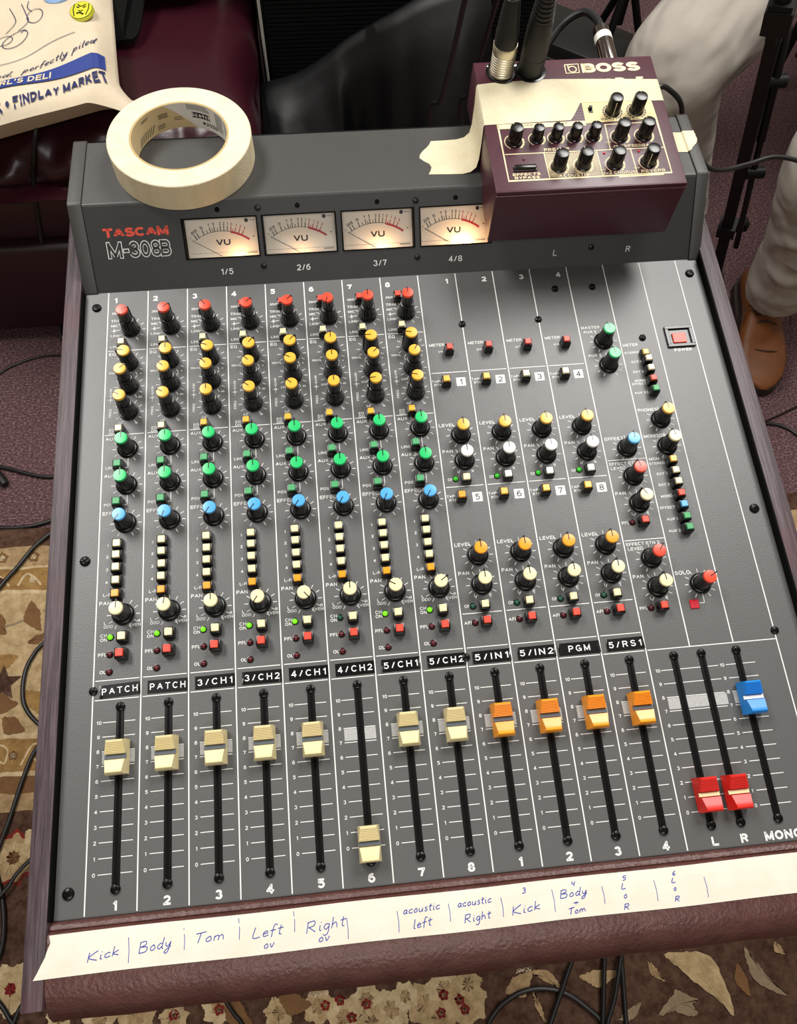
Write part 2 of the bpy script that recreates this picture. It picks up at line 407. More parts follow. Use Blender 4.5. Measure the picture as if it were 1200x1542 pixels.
M['sole'] = mat('shoe_sole', '#241610', .7)
M['lace'] = mat('shoe_lace', '#3a2414', .8)
M['skin'] = mat('skin', '#c48f72', .55)
M['shirt'] = mat('dark_shirt', '#2b3038', .85)
M['hair'] = mat('hair', '#3a2c22', .7)
M['stand'] = mat('black_stand_steel', '#060607', .45, spec=.35)
M['white_wall'] = mat('wall_paint', '#cfcac0', .85)
M['ceiling'] = mat('ceiling_tile', '#c9c6be', .9)

def wood():
    m_ = mat('walnut_veneer', '#57414a', .48)
    nt = m_.node_tree; b = nt.nodes['Principled BSDF']
    tc = nt.nodes.new('ShaderNodeTexCoord'); mp = nt.nodes.new('ShaderNodeMapping'); mp.inputs['Scale'].default_value = (420, 14, 420)
    n = nt.nodes.new('ShaderNodeTexNoise'); n.inputs['Scale'].default_value = 1.6; n.inputs['Detail'].default_value = 6; n.inputs['Roughness'].default_value = .7
    r = nt.nodes.new('ShaderNodeValToRGB'); e = r.color_ramp.elements
    e[0].position = .30; e[0].color = hx('#221a1d'); e[1].position = .72; e[1].color = hx('#66575b')
    x = e.new(.5); x.color = hx('#45373c')
    n2 = nt.nodes.new('ShaderNodeTexNoise'); n2.inputs['Scale'].default_value = 9; n2.inputs['Detail'].default_value = 3
    mx = nt.nodes.new('ShaderNodeMix'); mx.data_type = 'RGBA'; mx.blend_type = 'MIX'
    mx.inputs[7].default_value = hx('#5d3438')
    rr = nt.nodes.new('ShaderNodeValToRGB'); rr.color_ramp.elements[0].position = .52; rr.color_ramp.elements[1].position = .66
    rr.color_ramp.elements[1].color = (.75, .75, .75, 1)
    L = nt.links.new
    L(tc.outputs['Object'], mp.inputs[0]); L(mp.outputs[0], n.inputs['Vector']); L(n.outputs[0], r.inputs[0])
    L(tc.outputs['Object'], n2.inputs['Vector']); L(n2.outputs[0], rr.inputs[0]); L(rr.outputs[0], mx.inputs[0])
    L(r.outputs[0], mx.inputs[6]); L(mx.outputs[2], b.inputs['Base Color'])
    bp = nt.nodes.new('ShaderNodeBump'); bp.inputs['Strength'].default_value = .25; bp.inputs['Distance'].default_value = .001
    L(n.outputs[0], bp.inputs['Height']); L(bp.outputs[0], b.inputs['Normal'])
    return m_
M['wood'] = wood()
def carpet():
    m_ = mat('maroon_carpet', '#4f3638', .95, bump=(420, .9, 3))
    nt = m_.node_tree; b = nt.nodes['Principled BSDF']; L = nt.links.new
    tc = nt.nodes.new('ShaderNodeTexCoord'); mp = nt.nodes.new('ShaderNodeMapping'); mp.inputs['Scale'].default_value = (1, 1.6, 1)
    n = nt.nodes.new('ShaderNodeTexNoise'); n.inputs['Scale'].default_value = 190; n.inputs['Detail'].default_value = 3
    r = nt.nodes.new('ShaderNodeValToRGB'); e = r.color_ramp.elements
    e[0].position = .34; e[0].color = hx('#3a2529'); e[1].position = .72; e[1].color = hx('#846868'); x = e.new(.52); x.color = hx('#553a3d')
    L(tc.outputs['Object'], mp.inputs[0]); L(mp.outputs[0], n.inputs['Vector']); L(n.outputs[0], r.inputs[0]); L(r.outputs[0], b.inputs['Base Color'])
    return m_
M['carpet'] = carpet()
def pile(name, c, c2): return mat(name, c, .97, spec=.1, bump=(500, .8, 3), var=(70, c2, (1, 1, 1)))
M['rug_brown'] = pile('rug_brown', '#3c281f', '#5a4336')
M['rug_tan'] = pile('rug_tan', '#a98f6a', '#8a7152')
M['rug_gold'] = pile('rug_gold', '#987748', '#7b5d38')
M['rug_beige'] = pile('rug_beige', '#b8a07a', '#97805c')
M['rug_cream'] = pile('rug_cream', '#c6b18d', '#a58e6b')
M['rug_red'] = pile('rug_red', '#7c2a26', '#6a2422')
M['rug_mid'] = pile('rug_mid_brown', '#765638', '#6a4c34')
M['rug_grey'] = pile('rug_grey_beige', '#8d7a62', '#7e6c56')
def glassmat():
    m_ = bpy.data.materials.new('clear_window'); m_.use_nodes = True; nt = m_.node_tree; nt.nodes.clear()
    o = nt.nodes.new('ShaderNodeOutputMaterial'); t = nt.nodes.new('ShaderNodeBsdfTransparent'); g = nt.nodes.new('ShaderNodeBsdfGlossy')
    g.inputs['Roughness'].default_value = .08; mx = nt.nodes.new('ShaderNodeMixShader'); mx.inputs[0].default_value = .015
    nt.links.new(t.outputs[0], mx.inputs[1]); nt.links.new(g.outputs[0], mx.inputs[2]); nt.links.new(mx.outputs[0], o.inputs[0]); return m_
M['glass'] = glassmat()

# ------------------------------------------------------------------ setting
b = MB(); b.rect(-3, -2.6, 3.4, 3.4, 0); struct(b.build('floor', M['carpet'], smooth=0))
b = MB(); b.quad((-3, -2.6, 2.6), (-3, 3.4, 2.6), (3.4, 3.4, 2.6), (3.4, -2.6, 2.6)); struct(b.build('ceiling', M['ceiling'], smooth=0))
for nm, c, d in (('wall_back', (.2, 3.44, 1.3), (6.4, .08, 2.6)), ('wall_front', (.2, -2.64, 1.3), (6.4, .08, 2.6)),
                 ('wall_left', (-3.04, .4, 1.3), (.08, 6.0, 2.6)), ('wall_right', (3.44, .4, 1.3), (.08, 6.0, 2.6))):
    b = MB(); b.box(c, d); struct(b.build(nm, M['white_wall'], smooth=0))
# the patterned rug, its far edge turned a little from the mixer
RO = Vector((-.42, .6665)); RA = R_(-2)
REX = Vector((math.cos(RA), math.sin(RA))); REY = Vector((-math.sin(RA), math.cos(RA)))
def rw(u, v, z=.006): p = RO+REX*u-REY*v; return (p.x, p.y, z)
def rinv(u, v):
    p = atZ(u, v, 0.006); d = Vector((p.x, p.y))-RO; return (d.dot(REX), -d.dot(REY))
RB, RT, RG, RE, RC, RR, RM, RY = range(8)
rug = MB()
U0, U1, V1 = -1.1, 2.2, 2.3
rug.add([rw(U0, 0, 0.0005), rw(U1, 0, 0.0005), rw(U1, V1, 0.0005), rw(U0, V1, 0.0005), rw(U0, 0), rw(U1, 0), rw(U1, V1), rw(U0, V1)],
        [(4, 5, 6, 7)][::1]+[(0, 1, 5, 4), (1, 2, 6, 5), (2, 3, 7, 6), (3, 0, 4, 7)], RB)
rz_ = [.006]
def band(v0, v1, mi, wob=.0015):
    rz_[0] += .00004; n = 160; z = rz_[0]
    for k in range(n):
        ua = U0+(U1-U0)*k/n; ub = U0+(U1-U0)*(k+1)/n
        f = lambda u, v: v+wob*math.sin(u*57+v*91)+wob*.6*math.sin(u*131)
        rug.quad(rw(ua, f(ua, v1), z), rw(ub, f(ub, v1), z), rw(ub, f(ub, v0), z), rw(ua, f(ua, v0), z), mi)
for v0, v1, mi in ((.036, .078, RT), (.074, .079, RC), (.079, .122, RG), (.120, .126, RC), (.126, .372, RE), (.370, .378, RC), (.378, .43, RG), (.430, .437, RC), (.437, .462, RM), (.462, .49, RT)): band(v0, v1, mi)
def blob(pts, mi, jit=.0011, n=6):
    rz_[0] += .000012; z = rz_[0]
    q = catmull([(a, b_, 0) for a, b_ in pts], n, True)
    q = [(p.x+random.uniform(-jit, jit), p.y+random.uniform(-jit, jit)) for p in q]
    cu = sum(a for a, b_ in q)/len(q); cv = sum(b_ for a, b_ in q)/len(q); N = len(q)
    rug.add([rw(a, b_, z) for a, b_ in q]+[rw(cu, cv, z)], [(N, (k+1) % N, k) for k in range(N)], mi)
def ros(u, v, r, lobes=8, cols=(RR, RE, RC), ks=(1, .8, .3)):
    for c, k in zip(cols, ks):
        pts = []
        for j in range(lobes*2): a = PI*j/lobes+.2; rr = r*k*(1.0 if j % 2 else .8); pts.append((u+rr*math.cos(a), v+rr*math.sin(a)))
        blob(pts, c)
def leaf(u, v, a, L, W, mi, bend=.2):
    pts = []
    for t, w_ in ((0, .05), (.2, .6), (.45, 1), (.75, .6), (1, 0.02), (.75, -.5), (.45, -.9), (.2, -.5)):
        x = t*L; y = w_*W/2+bend*L*math.sin(t*PI)
        pts.append((u+x*math.cos(a)-y*math.sin(a), v+x*math.sin(a)+y*math.cos(a)))
    blob(pts, mi)
def star(u, v, r, mi, n=5, a0=0):
    pts = []
    for j in range(n*2): a = PI*j/n+a0; rr = r*(1 if j % 2 == 0 else .45); pts.append((u+rr*math.cos(a), v+rr*math.sin(a)))
    rz_[0] += .000012
    rug.add([rw(a, b_, rz_[0]) for a, b_ in pts][::-1], [tuple(range(len(pts)))], mi)
def scroll(pts, w_, mi):
    rz_[0] += .000012; z = rz_[0]
    q = catmull([(a, b_, 0) for a, b_ in pts], 5)
    rug.ribbon([(p.x, p.y) for p in q], w_, mi, lambda x, y: rw(x, y, z))
# repeated guard bands and border motifs
for k in range(60):
    u = U0+.03+k*.055; rz_[0] = .0065
    ros(u, .057, .011, 5, (RM, RC), (1, .5))
    scroll([(u-.02, .112), (u-.008, .09), (u+.01, .1), (u+.02, .112)], .004, RC); ros(u+.004, .101, .007, 5, (RB if k % 2 else RC,), (1,))
    scroll([(u-.027, .42), (u-.012, .388), (u+.004, .395), (u+.002, .415), (u-.008, .41)], .003, RC); ros(u+.014, .404, .008, 5, (RM, RC), (1, .5))
for k in range(14):
    u = U0+.1+k*.235; rz_[0] = .0065
    scroll([(u-.115, .16), (u-.04, .17), (u+.06, .185), (u+.115, .16)], .004, RY)
    leaf(u+.04, .155, 1.1, .05, .04, RM); leaf(u-.03, .2, 2.0, .06, .035, RM, .1); star(u-.07, .27, .035, RB, 5, .4); leaf(u+.05, .3, .4, .055, .04, RM); leaf(u+.09, .24, 2.4, .05, .03, RG)
    scroll([(u-.06, .33), (u, .31), (u+.06, .33)], .004, RM)
rz_[0] = .0067
for px, py, kind in ((20, 1292, 0), (16, 1490, 1), (60, 1270, 2)):
    u, v = rinv(px, py)
    if kind == 0: ros(u, v, .042, 9, (RR, RT, RE, RM), (1, .86, .6, .25))
    elif kind == 1: ros(u, v, .036, 7, (RC, RE, RR), (1, .7, .25))
    else: ros(u, v, .03, 6, (RC, RE), (1, .6))
for px, py, r in ((90, 1532, .02), (150, 1538, .025), (205, 1530, .03), (262, 1534, .022), (330, 1515, .026), (420, 1525, .022), (480, 1515, .025), (518, 1532, .026), (552, 1506, .024), (590, 1520, .028), (640, 1512, .03), (670, 1490, .03), (700, 1508, .034), (662, 1535, .028), (705, 1482, .022), (560, 1540, .022), (610, 1500, .02)):
    u, v = rinv(px, py); ros(u, v, r, 7, (RC if (px // 10) % 2 else RE, RT), (1, .45))
for px, py in ((490, 1514), (512, 1506), (552, 1512), (530, 1532), (664, 1525), (692, 1505), (700, 1520), (668, 1498), (262, 1528), (330, 1520)):
    u, v = rinv(px, py); ros(u, v, .0075, 5, (RR, RT), (1, .4))
def lpx(p0, p1, W, mi, bend=.15):
    a = rinv(*p0); c = rinv(*p1); d = Vector(c)-Vector(a); leaf(a[0], a[1], math.atan2(d.y, d.x), d.length, W, mi, bend)
for p0, p1, W, mi, bn in (((1000, 1436), (1104, 1528), .045, RE, -.18), ((975, 1446), (1000, 1477), .012, RT, .1), ((1015, 1490), (1050, 1528), .03, RY, .1), ((1050, 1505), (992, 1530), .02, RY, .1),
                          ((1120, 1425), (1185, 1498), .02, RY, .15), ((1165, 1418), (1180, 1436), .014, RT, .1), ((760, 1495), (800, 1462), .03, RT, .1), ((800, 1462), (845, 1488), .016, RT, -.1),
                          ((803, 1490), (824, 1542), .008, RT, .05), ((872, 1470), (930, 1462), .024, RT, .1), ((930, 1535), (965, 1508), .014, RY, .1), ((340, 1500), (380, 1542), .03, RM, .1), ((420, 1500), (470, 1512), .03, RM, .1),
                          ((1110, 1450), (1130, 1500), .02, RM, .1), ((48, 905), (62, 950), .03, RM, .1), ((42, 968), (70, 952), .016, RM, .1), ((5, 1080), (38, 1100), .03, RM, .1), ((40, 1040), (62, 1075), .03, RG, -.1)):
    lpx(p0, p1, W, mi, bn)
star(*rinv(4, 1030), .032, RB, 5, .9)
rz_[0] = .0068
for k in range(90):
    rz_[0] = .0066
    u = random.uniform(U0+.1, U1-.1); v = random.uniform(.55, V1-.1)
    p = rw(u, v)
    if -.45 < p[0] < .95 and p[1] > -.4: continue
    if k % 3: ros(u, v, random.uniform(.02, .045), 7, random.choice(((RC, RE, RR), (RR, RT, RC), (RT, RE))), (1, .75, .25))
    else: leaf(u, v, random.uniform(0, 6), random.uniform(.06, .13), .04, random.choice((RE, RT, RY)), .15)
tag(rug.build('rug', [M['rug_brown'], M['rug_tan'], M['rug_gold'], M['rug_beige'], M['rug_cream'], M['rug_red'], M['rug_mid'], M['rug_grey']], smooth=0),
    'brown and beige oriental rug with floral border on the floor beneath the console', 'rug')
# ------------------------------------------------------------------ the mixing console (local millimetres)
MX = thing('mixing_console', 'grey analogue mixing console with wooden sides, coloured knobs, faders and four lit meters', 'mixing console', PANEL)
S = .001
SC = Matrix.Scale(S, 4)
def mm(b): b.v = [(x*S, y*S, z*S) for x, y, z in b.v]; return b
def part(b, name, mats, loc=(0, 0, 0), parent=None, smooth=35):
    return mm(b).build(name, mats, parent or MX, tuple(k*S for k in loc), smooth)
_cache = {}
def inst(name, key, maker, mats, loc, rz=0, parent=None):
    if key not in _cache: _cache[key] = mm(maker()).mesh(name, mats)
    return link(name, _cache[key], parent or MX, tuple(k*S for k in loc), rz)

b = MB(); b.box((225.3, 276, -58), (485.5, 640, 104), 0, 1); part(b, 'chassis', M['black_matte'])
b = MB(); b.box((225.4, 271, -1.6), (485.6, 543, 3.2), 0, .3, 1); part(b, 'control_panel', M['panel'])
for x0, x1 in ((-30.6, -18.6), (469.4, 481.6)):
    b = MB(); b.box(((x0+x1)/2, 241, -52), (x1-x0, 570, 118), 0, .7, 2); part(b, 'wooden_side', M['wood'])
for x0, x1 in ((-18.55, -17.9), (468.3, 469.35)):
    b = MB(); b.box(((x0+x1)/2, 217, 1.2), (x1-x0, 434, 11), 0); part(b, 'dark_gap_strip', M['black_matte'])  # added black strip standing in for the dark gap inside each rail
# armrest
ARM = [(-.6, -4), (-.6, 1.2), (-1.2, 2.8), (-3, 3.6), (-4.4, 3.9), (-4.9, 3.2), (-5.4, 4.4), (-7, 5.9), (-12, 6.6), (-20, 6.8), (-29, 6.5), (-37, 5.2), (-44, 2), (-49, -3), (-52.5, -10), (-53.6, -17), (-53, -28), (-52, -60), (-52, -100), (-48, -104)]
def zarm(y):
    for (a, za), (c, zc) in zip(ARM[5:], ARM[6:]):
        if c <= y <= a: return za+(zc-za)*(a-y)/(a-c)
    return 6.6
b = MB(); xs = [-18.2+k*(487.0/60) for k in range(61)]
b.grid(lambda u, v: (xs[round(u*60)], ARM[round(v*(len(ARM)-1))][0]+.35*math.sin(u*47+v*9)*(v > .6), ARM[round(v*(len(ARM)-1))][1]), 60, len(ARM)-1)
for x in (-18.2, 468.8):
    n = len(b.v); b.v += [(x, y, z) for y, z in ARM]; b.f.append(tuple(range(n, n+len(ARM)))); b.m.append(0)
# frayed backing tufts on the lower edge
armrest = part(b, 'armrest', M['leather'], smooth=60)
for cxp, n in ((131, 9), (253, 14), (52, 7)):
    b = MB()
    for k in range(n):
        x = cxp+random.uniform(-4, 4); p = [(x, -53.4, -12+random.uniform(-3, 1))]
        for j in range(3): p.append((p[-1][0]+random.uniform(-1.6, 1.6), p[-1][1]-random.uniform(.2, 1.0), p[-1][2]+random.uniform(-.6, 1.2)))
        b.tube(p, .18, 5)
    part(b, 'frayed_backing', M['canvas'])

# meter bridge -----------------------------------------------------------------
Fo = Vector((0, 435, 0)); Fs = Vector((0, 45, 45)).normalized(); Fn = Vector((0, -1, 1)).normalized(); FL = 63.64
def fr(x, s_, d=0.0):
    p = Fo+Fs*s_+Fn*d; return (x, p.y, p.z)
b = MB()
mets = [(63.2, 118.2), (123.2, 178.0), (183.6, 238.3), (244.0, 298.6), (323.0, 377.6), (383.0, 437.6)]   # the last two sit behind the pedal
xb = [-8.0]+[k for mt in mets for k in mt]+[461.2]; sb = [0, 22, 25, 49.8, FL-1.2]
for i in range(len(xb)-1):
    for j in range(4):
        if j in (1, 2) and any(abs(xb[i]-mt[0]) < .01 and (j == 2 or mt[0] < 300) for mt in mets): continue
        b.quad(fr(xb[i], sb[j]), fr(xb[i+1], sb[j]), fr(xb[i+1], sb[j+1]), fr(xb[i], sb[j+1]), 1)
y1, z1 = fr(0, FL-1.2)[1:]
prof = [(y1, z1), (480.2, 45.0), (481.4, 45.1), (545, 40), (547, 38.5), (548, 36), (548, 0)]
for (ya, za), (yb, zb) in zip(prof, prof[1:]):
    b.quad((-8, ya, za), (461.2, ya, za), (461.2, yb, zb), (-8, yb, zb), 0)
part(b, 'bridge_housing', [M['bridge'], M['bridge_front']], smooth=50)
CAPP = [(434, -.2), (434.4, 1), (479.6, 46.0), (481.6, 46.6), (545.4, 41.4), (548, 40), (549.5, 36), (549.5, 0)]
for x0, x1 in ((-18.4, -8.3), (461.5, 470.8)):
    b = MB(); Mx = Matrix(((0, 0, 1, 0), (1, 0, 0, 0), (0, 1, 0, 0), (0, 0, 0, 1)))
    bmm = bmesh.new(); MBt = MB().prism(CAPP, x0, x1, 0, Mx)
    vs = [bmm.verts.new(v) for v in MBt.v]
    for f in MBt.f: bmm.faces.new([vs[i] for i in f])
    bmesh.ops.recalc_face_normals(bmm, faces=bmm.faces)
    bmesh.ops.bevel(bmm, geom=list(bmm.edges), offset=.5, segments=2, affect='EDGES', profile=.5)
    b.bm(bmm); part(b, 'end_cap', M['bridge'])
b = MB()
def frp(d=.12): return lambda x, s_: fr(x, s_, d)
for x, t in ((92, '1/5'), (151.2, '2/6'), (211, '3/7'), (270.8, '4/8'), (350.6, 'L'), (410.3, 'R')):
    b = MB(); b.text(t, x, 8.8, 4.4, 0, mp=frp(), space=1.08, bold=-.008, shear=.15 if t in 'LR' else 0); part(b, 'meter_caption', [M['white_ink']], smooth=0)
b = MB()
b.text('TASCAM', 3.8, 40.2, 6.5, 1, 'L', bold=.037, mp=frp(), width=48.4, gap=.03); part(b, 'maker_lettering', [M['white_ink'], M['logo_red']], smooth=0); b = MB()
for ch, x, wd in (('M', 10.4, 11.6), ('-', 18.9, 4.6), ('3', 25.4, 8.0), ('0', 33.6, 8.0), ('8', 41.8, 8.0), ('B', 50.2-1.2, 8.4)):
    x = 5+(x-5)*.98
    b.text(ch, x, 24.7, 12.4, 0, 'C', bold=.035, mp=frp(.1), width=wd)
    b.text(ch, x, 25.35, 11.1, 2, 'C', bold=.0, mp=frp(.22), width=wd-1.25)
part(b, 'model_lettering', [M['white_ink'], M['logo_red'], M['bridge_front']], smooth=0)
Fm = Matrix(((1, 0, 0, 0), (0, Fs.y, Fn.y, 0), (0, Fs.z, Fn.z, 0), (0, 0, 0, 1)))
def bridge_screw():
    b = MB(); b.lathe([(2.3, 0), (2.3, .6), (1.9, 1.2), (.9, 1.35), (.85, .5)], 20); return b
def fplace(o):
    o.rotation_euler = (R_(45), 0, 0); return o
for x, s_ in ((120.6, 56), (120.6, 13.8), (240.6, 55.4), (240.6, 13.8), (380.3, 13.8)):
    fplace(inst('screw', 'bscrew', bridge_screw, M['screw'], fr(x, s_)))
b = MB()
for x, s_ in ((90.3, 56.1), (150.4, 56.2), (211, 55.8), (271.5, 55.9)):
    n = 18; b.add([fr(x+1.9*math.cos(2*PI*k/n), s_+1.9*math.sin(2*PI*k/n), .1) for k in range(n)], [tuple(range(n))])
part(b, 'vent_hole', M['black_matte'], smooth=0)
GLOW = [.014, .006, .016, .038, .0, .0]; GX = [.72, .5, .55, .62, .5, .5]
for mi, (x0, x1) in enumerate(mets):
    s0, s1 = (22 if mi < 4 else 25), 49.8; b = MB(); D = -11
    for a, c in (((x0, s0-5), (x1, s0-5)), ((x1, s0-5), (x1, s1)), ((x1, s1), (x0, s1)), ((x0, s1), (x0, s0-5))):
        b.quad(fr(*a), fr(*c), fr(*c, D), fr(*a, D))
    # raised black lip
    for xa, sa, xc, sc in ((x0-1, s0-1, x1+1, s0), (x0-1, s1, x1+1, s1+1), (x0-1, s0, x0, s1), (x1, s0, x1+1, s1)):
        q = [(xa, sa), (xc, sa), (xc, sc), (xa, sc)]
        n0 = len(b.v); b.v += [fr(*p, .02) for p in q]+[fr(*p, .5) for p in q]
        b.f += [tuple(n0+i for i in f) for f in ((4, 5, 6, 7), (0, 1, 5, 4), (1, 2, 6, 5), (2, 3, 7, 6), (3, 0, 4, 7))]; b.m += [0]*5
    vm = part(b, 'vu_meter', M['black_matte'], smooth=0)
    cxm = (x0+x1)/2
    b = MB(); b.quad(fr(x0, s0-5, -10.6), fr(x1, s0-5, -10.6), fr(x1, s1, -10.6), fr(x0, s1, -10.6), 0)
    mp = frp(-10.5); cy = 3.5; r0 = 36.5
    def pol(a, r): return (cxm-1+r*math.sin(R_(a)), cy+r*math.cos(R_(a)))
    angs = dict(zip(['20', '15', '10', '7', '5', '3', '2', '1', '0', '1r', '2r', '3r'], [-31, -27.5, -20.5, -12, -7, 0, 4, 8, 12, 17, 21.5, 26]))
    b.ribbon([pol(a, r0) for a in range(-34, 13, 2)], .35, 1, mp)
    b.ribbon([pol(a, r0-.2) for a in range(12, 38, 2)], 1.5, 2, frp(-10.46))
    for k, a in angs.items():
        ink = 2 if k.endswith('r') or k == '0' else 1
        b.ribbon([pol(a, r0), pol(a, r0+3.8)], .66, ink, mp)
        q = pol(a, r0+4.4); b.text(k.strip('r'), q[0], q[1], 2.2, ink, mp=mp, sx=.72, bold=.02, gap=.1, rot=-R_(a)*.8)
    for a in (-16, -9.5, -3.5, 14.5): b.ribbon([pol(a, r0), pol(a, r0+2.4)], .5, 2 if a > 12 else 1, mp)
    q = pol(-37, r0+2.6); b.text('-', q[0], q[1], 2.4, 1, mp=mp); q = pol(39, r0+3); b.text('+', q[0], q[1], 2.2, 1, mp=mp)
    b.text('VU', cxm, 29.4, 4.9, 1, mp=mp, bold=.012, sx=1.2, gap=.08)
    n = 16; b.add([mp(x1-8.2+1.5*math.cos(2*PI*k/n), s1-2.8+1.5*math.sin(2*PI*k/n)) for k in range(n)], [tuple(range(n))], 1)
    b.text('PEAK', x1-5.9, s1-3.3, 1.1, 1, 'L', mp=mp)
    b.ribbon([(x0+1, s0+2.2), (x1-1, s0+2.2)], .15, 1, mp); b.ribbon([(x1-10, s0+1.2), (x1-2, s0+1.2)], .5, 1, mp)
    part(b, 'meter_face', [M['meter_face'], M['needle'], M['meter_red']], parent=vm, smooth=0)
    b = MB(); q = pol(-36, r0+1.5); b.tube([fr(cxm-1.5, 21.5, -8.6), fr(q[0], q[1], -8.6)], .2, 6); part(b, 'needle', M['needle'], parent=vm)
    b = MB(); b.quad(fr(x0, s0, -1.2), fr(x1, s0, -1.2), fr(x1, s1, -1.2), fr(x0, s1, -1.2)); part(b, 'meter_glass', M['glass'], parent=vm, smooth=0)
    l = bpy.data.lights.new('meter_lamp', 'POINT'); l.energy = GLOW[mi]; l.color = (1, .52, .22); l.shadow_soft_size = .0015
    lo = bpy.data.objects.new('meter_lamp', l); COL.objects.link(lo); lo.parent = vm; lo.location = tuple(k*S for k in fr(x0+(x1-x0)*GX[mi], s0-3.4, -3.2))

# panel printing -----------------------------------------------------------------
Z = .12
pr = MB()
def tx(t, x, y, h, al='L', **k):
    if h < 3: h *= 1.1
    pr.text(t, x, y-h/2, h, 0, al, z=Z, **k)
def ln(x0, y0, x1, y1, w_=.7):
    if abs(x1-x0) > abs(y1-y0): pr.rect(min(x0, x1), y0-w_/2, max(x0, x1), y0+w_/2, Z)
    else: pr.rect(x0-w_/2, min(y0, y1), x0+w_/2, max(y0, y1), Z)
for i in range(16):
    ln(30*i, .6 if i not in (13, 14) else 123.7, 30*i, 434.5, .75)
for i in range(12):
    x = 30*i
    ln(x+1.2, 123.7, x+28.8, 123.7, .55); ln(x+1.2, 136.0, x+28.8, 136.0, .55)
ln(361, 123.7, 449.5, 123.7, .6)
def ticks(x, y, r0=8.2, r1=10.8, angs=(-150, -120, -90, -60, -30, 0, 30, 60, 90, 120, 150), w_=.42):
    for a in angs:
        a = R_(a); pr.ribbon([(x+r0*math.sin(a), y+r0*math.cos(a)), (x+r1*math.sin(a), y+r1*math.cos(a))], w_, 0, None, Z)
NUM = '1/5 2/6 3/7 4/8'.split()
for i in range(8):
    x = 30*i; k = x+17.7; q = x-210
    for yy in (382.0, 311.5): ln(x+1.2, yy, x+28.8, yy, .55)
    tx(str(i+1), x+5.6, 427.4, 4.6, 'C', bold=.03)
    tx('30dB', x+2.8, 415.5, 1.8); tx('TRIM', x+2.6, 408.7, 2.1); tx('MIC', x+2.8, 404.3, 1.9); tx('LINE', x+2.7, 395.3, 1.9)
    pr.arc(x+5.2, 399.8, .8, 0, 2*PI, .35, 0, Z); ln(x+2.9, 399.8, x+7.5, 399.8, .25); ln(x+5.2, 397.6, x+5.2, 402, .25)
    tx('LINE', x+2.7, 385.8, 1.9); tx('EQ', x+1.9, 379.3, 2.4); tx('10kHz', x+2.2, 362.9, 1.6)
    pr.text('GAIN', x+5.2, 343, 1.7, 0, 'L', z=Z, rot=PI/2, space=1.3); pr.text('FREQ', x+5.2, 326, 1.7, 0, 'L', z=Z, rot=PI/2, space=1.2)
    pr.arc(x+4.4, 340.2, .8, 0, 2*PI, .35, 0, Z); ln(x+2.2, 340.2, x+6.6, 340.2, .25); ln(x+4.4, 337, x+4.4, 343, .25)
    tx('200', x+8.0, 341.6, 1.6); tx('4k', x+25.6, 341.6, 1.6, 'C'); tx('50', x+11.5, 320.8, 1.6, 'C'); tx('1k', x+23.2, 320.4, 1.6, 'C')
    tx('-', x+9, 362, 1.6); tx('+', x+25, 361.5, 1.8)
    tx('EQ', x+6.0, 315.4, 1.9, 'C'); tx('ON', x+6.0, 312.8, 1.9, 'C')
    tx('AUX 1', x+1.8, 308.5, 2.3); tx('LINE', x+2.6, 285.6, 1.9); tx('AUX 2', x+1.8, 279.4, 2.3); tx('POST', x+2.4, 257.4, 1.9); tx('EFFECT', x+1.6, 251, 2.3)
    for yy in (285.2, 256.8): ln(k+.4, yy, k+.4, yy+7.5, .4); ln(k-1.6, yy, k+.5, yy, .4)
    for j, yy in enumerate((227.5, 219.2, 210.2, 201.4)): tx(str(j+1), x+6, yy, 1.8, 'C')
    tx('L-R', x+6.6, 192.6, 1.9, 'C'); tx('PAN', x+1.8, 187.0, 2.3); tx('L', x+6, 173.4, 1.8, 'C'); tx('ODD', x+8.2, 171.0, 1.8, 'C')
    tx('R', x+28, 173.4, 1.8, 'C'); tx('EVEN', x+25.3, 171.0, 1.8, 'C'); tx('CH', x+5.4, 165.2, 2.0, 'C'); tx('ON', x+5.4, 162.4, 2.0, 'C')
    tx('PFL', x+5.0, 152.6, 2.0, 'C'); tx('OL', x+5.6, 141.3, 2.0, 'C')
    for yy in (400.2, 370, 350.6, 329.5, 299.8, 271.5, 243, 178.5): ticks(k, yy)
pr.m = [0]*len(pr.f)
for i in range(4):
    x = 240+30*i; k = x+17
    ln(x+1.2, 344.8, x+28.4, 344.8, .55); ln(x+1.2, 251.3, x+28.2, 251.3, .55); ln(x+1.2, 158.9, x+28.2, 158.9, .55)
    tx(str(i+1), x+22.5, 427.6, 4.6, 'C', bold=.03)
    tx('METER', x+2.2, 369.4, 2.2); tx(NUM[i], x+10.2, 363.2, 1.6, 'C')
    for t0, (ya, yb) in ((0, (337.6, 334.6)), (4, (244.2, 241.2))):
        tx('TAPE', x+4.6, ya, 1.8, 'C'); tx('RTN', x+5.2, yb, 1.8, 'C')
        yc = (336.2, 242.5)[t0 // 4]
        pr.rect(x+19.2, yc-3.6, x+26.2, yc+3.6, Z)
    for ya, yb, yl, yo in ((300.5, 279.3, 262.6, 257.1), (207.8, 187.1, 170.9, 164.0)):
        tx('LEVEL', x+1.8, ya, 2.3); tx('PAN', x+2.0, yb, 2.3); tx('L', x+11.6, yl, 1.8, 'C'); tx('R', x+22, yl, 1.8, 'C'); tx('ON', x+5.4, yo, 2.0, 'C')
    tx('AFL', x+4.8, 152.6, 2.0, 'C')
    for yy in (291.9, 271, 199.2, 178.2): ticks(k, yy)
tx('MASTER', 362, 376.4, 2.2); tx('AUX 1', 363, 372.5, 2.2); tx('AUX 2', 363, 351.3, 2.2); tx('EFFECT', 362, 279.9, 2.3)
ln(361, 262.6, 389.4, 262.6, .55); ln(361, 200.8, 389.4, 200.8, .55)
